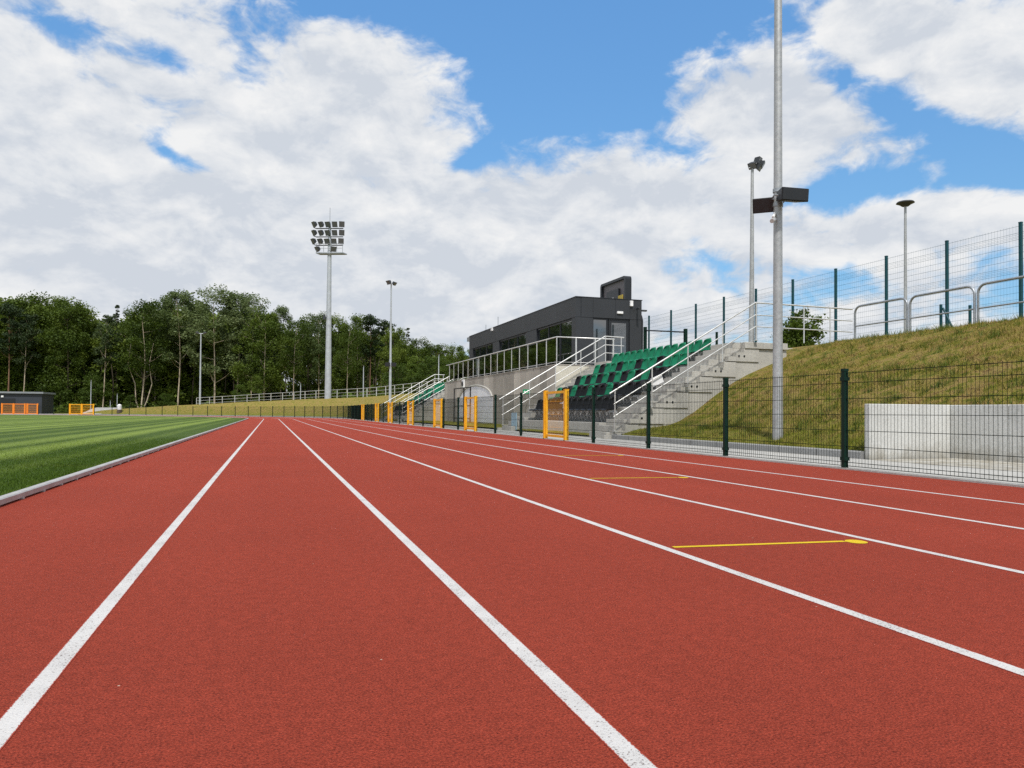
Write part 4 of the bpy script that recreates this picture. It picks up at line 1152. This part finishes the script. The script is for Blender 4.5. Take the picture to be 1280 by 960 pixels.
def crown(seed, H, base, width, ncl, nlf, lsize, kind):
    rng = np.random.RandomState(seed); cl = []
    for i in range(ncl):
        t = rng.uniform(0, 1) ** 0.85
        z = base + (H - base) * t
        if kind == "pine": R = width * (0.45 + 0.55 * math.sin(math.pi * min(1, t * 0.95 + 0.05))) * (1 if rng.rand() < 0.8 else 0.4)
        else: R = width * (0.30 + 0.80 * math.sin(math.pi * (0.13 + 0.82 * t)) ** 0.8)
        a = rng.uniform(0, 2 * np.pi); r = R * math.sqrt(rng.uniform(0.10, 1.0))
        cl.append((r * math.cos(a), r * math.sin(a), z - 0.04 * (H - base) * r / width))
    cl = np.array(cl); out = []
    for c in cl:
        rc = width * rng.uniform(0.20, 0.42); k = int(nlf * rng.uniform(0.6, 1.3))
        d = rng.normal(0, 1, (k, 3)); d /= np.linalg.norm(d, axis=1)[:, None]
        d *= (rng.uniform(0.15, 1, (k, 1)) ** 0.6) * rc
        d[:, 2] *= 0.85 if kind != "pine" else 0.5
        out.append(leaf_quads(c + d, lsize, rng))
    return np.concatenate(out), cl

def trunk_mb(seed, H, base, cl, r, lean=0.0, wig=0.25):
    rng = np.random.RandomState(seed + 100); m = MB()
    pts = []; n = 7; ph = rng.uniform(0, 6)
    for k in range(n):
        t = k / (n - 1); pts.append((lean * H * t + wig * math.sin(ph + t * 4) * t, wig * math.cos(ph + t * 3) * t, -0.3 + (H * 0.93 + 0.3) * t))
    m.tube(pts, r, 7, r * 0.18)
    order = rng.permutation(len(cl))[:14]
    for i in order:
        c = cl[i]; zt = max(base * 0.75, c[2] - rng.uniform(1.0, 3.0)); t = min(0.95, (zt + 0.3) / (H * 0.93 + 0.3))
        f = t * (n - 1); a = int(min(f, n - 2)); p = Vector(pts[a]).lerp(Vector(pts[a + 1]), f - a)
        q = Vector(c); md = (p + q) / 2 + Vector((0, 0, -0.25)); m.tube([p, md, q], r * 0.32 * (1 - t * 0.5), 5, 0.02)
    return m

VAR = {}
def make_variant(key, seed, H, base, width, ncl, nlf, ls, leaf, bark, r, kind="broad", lean=0.0, wig=0.25, stems=1):
    lv, cl = crown(seed, H, base, width, ncl, nlf, ls, kind)
    if lean: lv[..., 0] += lean * lv[..., 2]; cl[:, 0] += lean * cl[:, 2]
    tm = trunk_mb(seed, H, base, cl, r, lean, wig)
    for k in range(stems - 1):      # further stems leaving the same stool
        sg = -1 if k == 0 else 1; tm.tube([(0, 0, -0.3), (sg * 0.9, 0.2, 2.4), (sg * (1.1 + k * 0.5), 0.3, 5.5), (sg * (2.2 - k), 0.1, 9.0), (sg * 1.8, 0.2, 13)], r * 0.85, 6, 0.05)
    VAR[key] = (np_mesh("crown", lv.reshape(-1, 3), 4, leaf), tm.mesh("trunk", bark), H)
make_variant("a1", 1, 18, 1.2, 4.3, 95, 190, 0.16, M_leafA, M_barkD, 0.20)
make_variant("a2", 2, 18, 2.0, 4.0, 90, 190, 0.16, M_leafA, M_barkD, 0.20)
make_variant("a3", 3, 18, 3.5, 4.8, 100, 180, 0.16, M_leafA, M_barkP, 0.17)
make_variant("b1", 4, 20, 6.0, 3.6, 72, 130, 0.15, M_leafB, M_barkP, 0.14)
make_variant("b2", 5, 20, 9.0, 3.2, 60, 130, 0.15, M_leafB, M_barkP, 0.13, wig=0.7)
make_variant("b3", 6, 20, 8.0, 3.9, 74, 130, 0.15, M_leafA, M_barkP, 0.14, lean=0.03, wig=0.6, stems=3)
make_variant("b4", 16, 20, 8.5, 3.5, 66, 130, 0.15, M_leafA, M_barkP, 0.14, lean=0.035, wig=0.3)
make_variant("c1", 7, 19, 10.5, 2.7, 56, 130, 0.14, M_leafC, M_barkR, 0.17, "pine")
make_variant("c2", 8, 19, 9.5, 3.0, 60, 130, 0.14, M_leafC, M_barkP, 0.16, "pine", lean=0.06)
make_variant("d1", 9, 7, 0.2, 2.3, 60, 120, 0.11, M_leafD, M_barkD, 0.07)
make_variant("d2", 10, 7, 0.5, 1.9, 50, 120, 0.11, M_leafD, M_barkD, 0.07)
make_variant("s1", 12, 19, 13.5, 0.9, 26, 60, 0.13, M_leafC, M_barkD, 0.13, "pine")

def tree(name, key, u, depth, topv, label, group, wide=1.0, rz=None):
    x, y = bearing(u, depth); z = terrain(x, y)
    vh = 514 + (u - 338) * 0.0073; top = 0.68 + (vh - topv) * depth / F_PX
    cm, tm, H = VAR[key]; s = (top - z) / H
    rt = thing(name, label, "tree", (x, y, z), group)
    rz = random.uniform(0, 6.28) if rz is None else rz
    if key in ("c2", "b4", "b3"): rz = -YAW      # these lean to the right, as seen from the track
    for nm, me in (("crown", cm), ("trunk", tm)):
        o = link(nm, me, rt, (0, 0, 0), rz); o.scale = (s * wide, s * wide, s)
    return rt
GW_ = "trees along the front of the wood"
TREES = [
 ("broadleaf_tree", "a2", -16, 146, 376, "dark leafy tree cut by the photo's left edge, behind the shed", 1.1),
 ("pine_tree", "c1", 10, 140, 380, "pine with reddish trunk above the left part of the shed roof", 1.0),
 ("broadleaf_tree", "a1", 34, 148, 369, "tall dark rounded tree above the middle of the shed roof", 1.05),
 ("pine_tree", "c2", 28, 141, 392, "shorter pine leaning over the shed roof's right half", 0.9),
 ("broadleaf_tree", "a3", 64, 150, 373, "broad dark tree above the right corner of the shed", 1.15),
 ("broadleaf_tree", "a1", 84, 143, 379, "dark tree directly behind the left post of the yellow double gate", 1.0),
 ("broadleaf_tree", "a2", 106, 147, 384, "dark bushy tree behind the thin bare lamp post", 1.0),
 ("pine_tree", "c2", 128, 137, 393, "pine with long pale leaning trunk left of the ramp top", 0.85),
 ("broken_pine", "s1", 145, 146, 380, "thin half dead spire standing in the notch of the treetops", 0.8),
 ("broadleaf_tree", "b3", 176, 136, 381, "tree with several pale crooked stems right of the white sack", 1.15),
 ("broadleaf_tree", "a3", 194, 146, 380, "dark tree rising right behind the several crooked pale stems", 1.0),
 ("broadleaf_tree", "b2", 222, 138, 366, "tall tree with one crooked pale trunk left of the cross headed pole", 1.15),
 ("broadleaf_tree", "a2", 238, 147, 376, "dark tree filling the gap behind the thin cross headed pole", 1.0),
 ("poplar_tree", "b1", 268, 137, 361, "tallest airy pale poplar, just right of the cross headed pole", 1.2),
 ("poplar_tree", "b2", 296, 141, 368, "airy pale poplar, second tallest, right of the tallest one", 1.05),
 ("poplar_tree", "b1", 314, 139, 370, "airy pale poplar above the left start of the lane lines", 1.0),
 ("broadleaf_tree", "a3", 330, 136, 392, "brownish green broad tree above the vanishing lane lines", 1.0),
 ("poplar_tree", "b2", 350, 140, 385, "narrow pale poplar with a lone upright top", 0.8),
 ("broadleaf_tree", "b4", 366, 134, 402, "slim leaning pale trunked tree left of the small path lamp", 0.95),
 ("broadleaf_tree", "a1", 384, 142, 396, "dark dense tree close left of the tall mast", 0.95),
 ("poplar_tree", "b1", 398, 136, 392, "pale topped tree partly hidden by the tall mast's left side", 0.9),
 ("broadleaf_tree", "a2", 421, 138, 396, "dark tree just right of the tall mast", 0.9),
 ("broadleaf_tree", "b4", 433, 128, 405, "pale trunked tree right of the tall mast, trunk nearly upright", 0.9),
 ("broadleaf_tree", "a3", 446, 137, 397, "broad dark tree left of the lamp between mast and speaker pole", 0.9),
 ("pine_tree", "c1", 462, 136, 394, "dark pine top left of the slender speaker pole", 0.95),
 ("pine_tree", "c1", 481, 140, 401, "dark pine whose crown the slender speaker pole crosses", 1.0),
 ("broadleaf_tree", "a1", 492, 134, 411, "dark brownish tree just right of the slender speaker pole", 0.9),
 ("broken_pine", "s1", 509, 150, 409, "lone thin spire like treetop standing alone against the sky", 0.9),
 ("broadleaf_tree", "a2", 524, 134, 424, "dark rounded tree beneath and right of the lone spire", 1.05),
 ("broadleaf_tree", "a1", 545, 138, 431, "dark rounded tree above the farther stand's upper handrail", 1.1),
 ("broadleaf_tree", "a3", 570, 136, 433, "dark rounded tree whose top is nearest the pavilion roof's left end", 1.0),
 ("broadleaf_tree", "a2", 590, 140, 437, "dark tree partly hidden by the pavilion's left end", 1.0),
 ("young_tree", "d1", 498, 110, 455, "light green young tree between speaker pole and farther stand", 1.1),
 ("young_tree", "d2", 522, 108, 447, "tall light green young tree above the middle of the farther stand", 1.1),
 ("young_tree", "d1", 541, 104, 446, "light green young tree left of the path lamp above the farther stand", 1.1),
 ("young_tree", "d2", 563, 100, 452, "light green young tree behind the terrace railing's far end", 1.1),
 ("young_tree", "d1", 300, 128, 481, "bright green sapling behind the crest railing, under the pale poplars", 0.9),
 ("young_tree", "d2", 318, 130, 470, "bright young tree behind the crest railing, right of the sapling", 0.9),
 ("young_tree", "d1", 208, 132, 492, "low shrubby tree at the wood's foot by the crooked trunks", 1.2),
 ("young_tree", "d2", 163, 128, 494, "low shrub like tree right behind the white sack", 1.2),
 ("young_tree", "d1", 120, 138, 470, "bushy young tree shading the ramp's upper end", 1.1),
 ("young_tree", "d2", 75, 141, 478, "young tree in the gap between shed and yellow double gate", 1.1),
]
for (nm, k, u, dp, tv, lab, wd) in TREES: tree(nm, k, u, dp, tv, lab, GW_, wd)

# the depth of the wood behind, one mass
def wood():
    rng = np.random.RandomState(5); quads = []; tr = MB()
    src, _ = crown(21, 16, 0.3, 4.6, 80, 60, 0.27, "broad")
    src2, _ = crown(22, 16, 1.5, 4.2, 74, 60, 0.27, "broad")
    skyline = [(-60, 378), (0, 376), (60, 380), (100, 390), (140, 404), (180, 392), (220, 384), (265, 384), (310, 388), (350, 402), (400, 408), (450, 410), (480, 414), (505, 426), (540, 438), (600, 446), (660, 452), (760, 470)]
    for i in range(150):
        u = rng.uniform(-60, 760); dp = rng.uniform(146, 205)
        if i > 115: dp = rng.uniform(150, 165)
        x, y = bearing(u, dp); z = terrain(x, y)
        tv = np.interp(u, [a for a, b in skyline], [b for a, b in skyline]) + rng.uniform(0, 18)
        top = 0.68 + (514 + (u - 338) * 0.0073 - tv) * dp / F_PX
        s = max(0.3, (top - z) / 16); q = (src if rng.rand() < 0.5 else src2).copy()
        a = rng.uniform(0, 6.28); c, sn = math.cos(a), math.sin(a)
        X = q[..., 0] * c - q[..., 1] * sn; Yy = q[..., 0] * sn + q[..., 1] * c
        q = np.stack([X * s * 1.1 + x, Yy * s * 1.1 + y, q[..., 2] * s + z], -1); quads.append(q)
    for i in range(130):
        u = rng.uniform(-40, 600); dp = rng.uniform(142, 165); x, y = bearing(u, dp); z = terrain(x, y)
        tr.tube([(x, y, z - 0.2), (x + rng.uniform(-.5, .5), y, z + 6), (x + rng.uniform(-.9, .9), y, z + 11)], rng.uniform(0.10, 0.2), 5, 0.05)
    o = link("woodland", np_mesh("woodland", np.concatenate(quads).reshape(-1, 3), 4, M_leafA)); o["kind"] = "stuff"
    t = tr.build("woodland_trunks", M_barkD, None); t["kind"] = "stuff"
wood()

# low undergrowth at the foot of the wood
def undergrowth():
    rng = np.random.RandomState(9); out = []
    for i in range(170):
        u = rng.uniform(-40, 600); dp = rng.uniform(134, 146) if u < 420 else rng.uniform(112, 136); x, y = bearing(u, dp); z = terrain(x, y)
        h = rng.uniform(0.8, 2.8); k = 60
        d = rng.normal(0, 1, (k, 3)); d /= np.linalg.norm(d, axis=1)[:, None]; d *= rng.uniform(0.2, 1, (k, 1)) ** 0.5
        d[:, 0] *= h * 0.8; d[:, 1] *= h * 0.8; d[:, 2] = np.abs(d[:, 2]) * h
        out.append(leaf_quads(d + np.array([x, y, z]), 0.26, rng))
    o = link("undergrowth", np_mesh("undergrowth", np.concatenate(out).reshape(-1, 3), 4, M_leafD)); o["kind"] = "stuff"
undergrowth()

# bush on the bank top beside the stair railing
bx, by, bz = 17.8, 22.0, terrain(17.8, 22.0)
bu = thing("bush", "dark green bush on the bank top behind the level stair railing", "bush", (bx, by, bz))
rng = np.random.RandomState(31); out = []; bm_ = MB()
for i in range(80):
    a = rng.uniform(0, 6.28); rr = rng.uniform(0, 0.75); t = rng.uniform(0.1, 1)
    hgt = 1.30 * (1 - 0.45 * (rr / 0.75) ** 2) * t + (0.35 if (math.cos(a - 5.9) > 0.6 and t > 0.8) else 0)
    c = np.array([rr * math.cos(a), rr * math.sin(a), 0.05 + hgt]); k = 75
    d = rng.normal(0, 1, (k, 3)) * np.array([0.11, 0.11, 0.09]); out.append(leaf_quads(c + d, 0.05, rng))
    bm_.tube([(0, 0, 0), (c[0] * 0.5, c[1] * 0.5, c[2] * 0.5 + 0.1), tuple(c)], 0.012, 4, 0.004)
link("foliage", np_mesh("foliage", np.concatenate(out).reshape(-1, 3), 4, M_leafA), bu)
link("stem", bm_.mesh("stem", M_barkD), bu)

# ------------------------------------------------------------------ sky and sun
SUN_EL, SUN_DIR = R_(55), Vector((-0.27, -1.0, 0)).normalized()
w = bpy.data.worlds.new("World"); scene.world = w; w.use_nodes = True
nt = w.node_tree; bg = nt.nodes["Background"]
sky = N(nt, "ShaderNodeTexSky", sky_type="NISHITA"); sky.sun_disc = False
sky.sun_elevation = SUN_EL; sky.sun_rotation = math.atan2(SUN_DIR.x, SUN_DIR.y)
sky.air_density = 1.0; sky.dust_density = 0.6; sky.ozone_density = 2.2
gen = N(nt, "ShaderNodeTexCoord").outputs["Generated"]
nv = N(nt, "ShaderNodeVectorMath", operation="NORMALIZE"); nt.links.new(gen, nv.inputs[0]); D = nv.outputs[0]
X, Y, Z = sep(nt, D)
def comb(a, b, c):
    n = N(nt, "ShaderNodeCombineXYZ")
    for i, v in enumerate((a, b, c)):
        if isinstance(v, (int, float)): n.inputs[i].default_value = v
        else: nt.links.new(v, n.inputs[i])
    return n.outputs[0]
zc = math_n(nt, "ADD", math_n(nt, "MAXIMUM", Z, 0.0), 0.16)
# cloud deck seen in perspective: azimuth plane divided by height
cpx = math_n(nt, "DIVIDE", X, zc); cpy = math_n(nt, "DIVIDE", Y, zc)
cp = comb(cpx, cpy, 0.0)
az = math_n(nt, "ARCTAN2", X, Y); el = math_n(nt, "ARCSINE", Z)
def gauss(a0, e0, sa, se, rot=0.0):
    """soft patch of sky about azimuth a0, elevation e0 (degrees)"""
    da = math_n(nt, "SUBTRACT", az, R_(a0)); de = math_n(nt, "SUBTRACT", el, R_(e0))
    c, s = math.cos(R_(rot)), math.sin(R_(rot))
    p = math_n(nt, "DIVIDE", math_n(nt, "ADD", math_n(nt, "MULTIPLY", da, c), math_n(nt, "MULTIPLY", de, s)), R_(sa))
    q = math_n(nt, "DIVIDE", math_n(nt, "SUBTRACT", math_n(nt, "MULTIPLY", de, c), math_n(nt, "MULTIPLY", da, s)), R_(se))
    return math_n(nt, "EXPONENT", math_n(nt, "MULTIPLY", math_n(nt, "ADD", math_n(nt, "MULTIPLY", p, p), math_n(nt, "MULTIPLY", q, q)), -1.0))
def ae(u, v):   # photo column/row -> azimuth, elevation in degrees
    d = (cf + cr * ((u - 640) / F_PX) + cu * ((480 + 19.98 - v) / F_PX)).normalized()
    return math.degrees(math.atan2(d.x, d.y)), math.degrees(math.asin(d.z))
CLEAR = [  # (u, v, du px, dv px, rotation, weight)
 (730, 60, 120, 95, 0, 0.62), (650, 130, 90, 55, -10, 0.40), (790, 130, 60, 60, 0, 0.30), (600, 5, 220, 42, 0, 0.42), (430, 0, 110, 22, 0, 0.30), (930, 30, 70, 38, 0, 0.36),
 (1060, 95, 75, 22, -38, 0.42), (1180, 165, 85, 22, -32, 0.48), (1262, 205, 40, 26, -30, 0.35), (1070, 238, 110, 20, 2, 0.40), (592, 195, 48, 18, 20, 0.34), (850, 195, 50, 18, 0, 0.25),
 (205, 186, 26, 15, -45, 0.36), (236, 203, 30, 9, -10, 0.36), (60, 290, 90, 40, 0, 0.10), (700, 215, 20, 8, 0, 0.1), (60, 28, 26, 16, -30, 0.16), (150, 58, 70, 12, -8, 0.24), (215, 75, 36, 14, -20, 0.22), (900, 330, 60, 26, 0, 0.22), (1250, 325, 60, 30, -20, 0.28), (1080, 345, 95, 30, 0, 0.30), (1000, 385, 70, 18, 0, 0.2)]
CLOUD = [(470, 120, 150, 90, 0, 0.20), (960, 150, 120, 60, -15, 0.26), (1180, 60, 130, 45, -25, 0.32), (720, 250, 160, 50, 0, 0.26), (230, 330, 420, 110, 0, 0.34), (120, 150, 160, 120, 0, 0.12), (800, 330, 500, 60, 0, 0.22), (1060, 300, 90, 26, 0, 0.12)]
cov = None
for lst, sg in ((CLEAR, -1), (CLOUD, 1)):
    for (u, v, du, dv, rot, wt) in lst:
        a, e = ae(u, v); k = math.degrees(1 / F_PX)
        g = math_n(nt, "MULTIPLY", gauss(a, e, du * k, dv * k, rot), sg * wt)
        cov = g if cov is None else math_n(nt, "ADD", cov, g)
def fbm(vec, sc, det=9, ro=0.56, dist=0.25):
    n = N(nt, "ShaderNodeTexNoise"); n.inputs["Scale"].default_value = sc; n.inputs["Detail"].default_value = det
    n.inputs["Roughness"].default_value = ro; n.inputs["Distortion"].default_value = dist
    nt.links.new(vec, n.inputs["Vector"]); return n.outputs["Fac"]
n0 = fbm(cp, 1.55); 
# billow layer in angular space gives rounded cumulus edges
angv = comb(math_n(nt, "MULTIPLY", az, 1.0), math_n(nt, "MULTIPLY", el, 1.7), 0.0)
n1 = fbm(angv, 7.5, 9, 0.58, 0.35)
def density(off_az=0.0, off_el=0.0):
    v = N(nt, "ShaderNodeVectorMath", operation="ADD"); nt.links.new(angv, v.inputs[0]); v.inputs[1].default_value = (off_az, off_el, 0)
    return fbm(v.outputs[0], 7.5, 7, 0.58, 0.35)
n2 = fbm(angv, 21.0, 8, 0.62, 0.5)
field = math_n(nt, "ADD", math_n(nt, "MULTIPLY", n0, 0.55), math_n(nt, "ADD", math_n(nt, "MULTIPLY", n1, 1.15), math_n(nt, "MULTIPLY", n2, 0.55)))
field = math_n(nt, "ADD", math_n(nt, "SUBTRACT", field, 1.125), math_n(nt, "ADD", math_n(nt, "MULTIPLY", cov, 0.95), 0.16))
alpha = N(nt, "ShaderNodeMapRange", interpolation_type="SMOOTHSTEP"); nt.links.new(field, alpha.inputs[0])
alpha.inputs[1].default_value = -0.11; alpha.inputs[2].default_value = 0.21; alpha = alpha.outputs[0]
# shade: thick parts and undersides grey, sunward tops white
up1 = density(0.0, 0.055)
rim = math_n(nt, "MULTIPLY", math_n(nt, "SUBTRACT", n1, up1), 2.6)
thick = N(nt, "ShaderNodeMapRange", interpolation_type="SMOOTHSTEP"); nt.links.new(field, thick.inputs[0])
thick.inputs[1].default_value = 0.10; thick.inputs[2].default_value = 0.55; thick = thick.outputs[0]
soft = fbm(comb(math_n(nt, "MULTIPLY", az, 1.0), math_n(nt, "MULTIPLY", el, 2.6), 3.0), 5.5, 5, 0.5, 0.1)
vf = N(nt, "ShaderNodeVectorMath", operation="ADD"); nt.links.new(angv, vf.inputs[0]); vf.inputs[1].default_value = (0.004, 0.022, 0)
rim2 = math_n(nt, "MULTIPLY", math_n(nt, "SUBTRACT", n2, fbm(vf.outputs[0], 21.0, 6, 0.62, 0.5)), 0.9)
rim = math_n(nt, "ADD", rim, rim2)
lum = math_n(nt, "ADD", math_n(nt, "ADD", 0.74, rim), math_n(nt, "MULTIPLY_ADD", soft, 0.7, -0.35))
lum = math_n(nt, "SUBTRACT", lum, math_n(nt, "MULTIPLY", thick, 0.20))
lumc = N(nt, "ShaderNodeMapRange"); nt.links.new(lum, lumc.inputs[0]); lumc.inputs[1].default_value = 0.35; lumc.inputs[2].default_value = 1.15
ccol = ramp(nt, lumc.outputs[0], [(0.0, (5.45, 5.85, 6.45)), (0.4, (6.5, 6.75, 7.1)), (1.0, (7.7, 7.75, 7.8))])
CLOUD_GAIN = 1.0
skyc = N(nt, "ShaderNodeVectorMath", operation="MULTIPLY"); nt.links.new(sky.outputs[0], skyc.inputs[0]); skyc.inputs[1].default_value = (1, 1, 1)
skytint = ramp(nt, Z, [(0.05, (0.30, 0.38, 0.44)), (0.22, (0.35, 0.49, 0.54)), (0.5, (0.46, 0.69, 0.79))])
nt.links.new(skytint, skyc.inputs[1])
sc2 = N(nt, "ShaderNodeVectorMath", operation="SCALE"); nt.links.new(skyc.outputs[0], sc2.inputs[0]); sc2.inputs["Scale"].default_value = 2.45; skyc = sc2
fin = mix(nt, alpha, skyc.outputs[0], ccol)
nt.links.new(fin, bg.inputs["Color"]); bg.inputs["Strength"].default_value = 0.09

sun_d = bpy.data.lights.new("sun", "SUN"); sun_d.energy = 2.7; sun_d.angle = R_(3.0); sun_d.color = (1.0, 0.955, 0.89)
sun = bpy.data.objects.new("sun", sun_d); col.objects.link(sun)
sd = Vector((SUN_DIR.x * math.cos(SUN_EL), SUN_DIR.y * math.cos(SUN_EL), math.sin(SUN_EL)))
sun.rotation_euler = sd.to_track_quat("Z", "Y").to_euler()

vs = scene.view_settings
vs.view_transform = "Standard"; vs.look = "None"; vs.exposure = 0.35; vs.gamma = 1.0; vs.use_curve_mapping = False
scene.render.film_transparent = False
scene.cycles.use_denoising = False   # keeps the rubber grain and the thin wires crisp
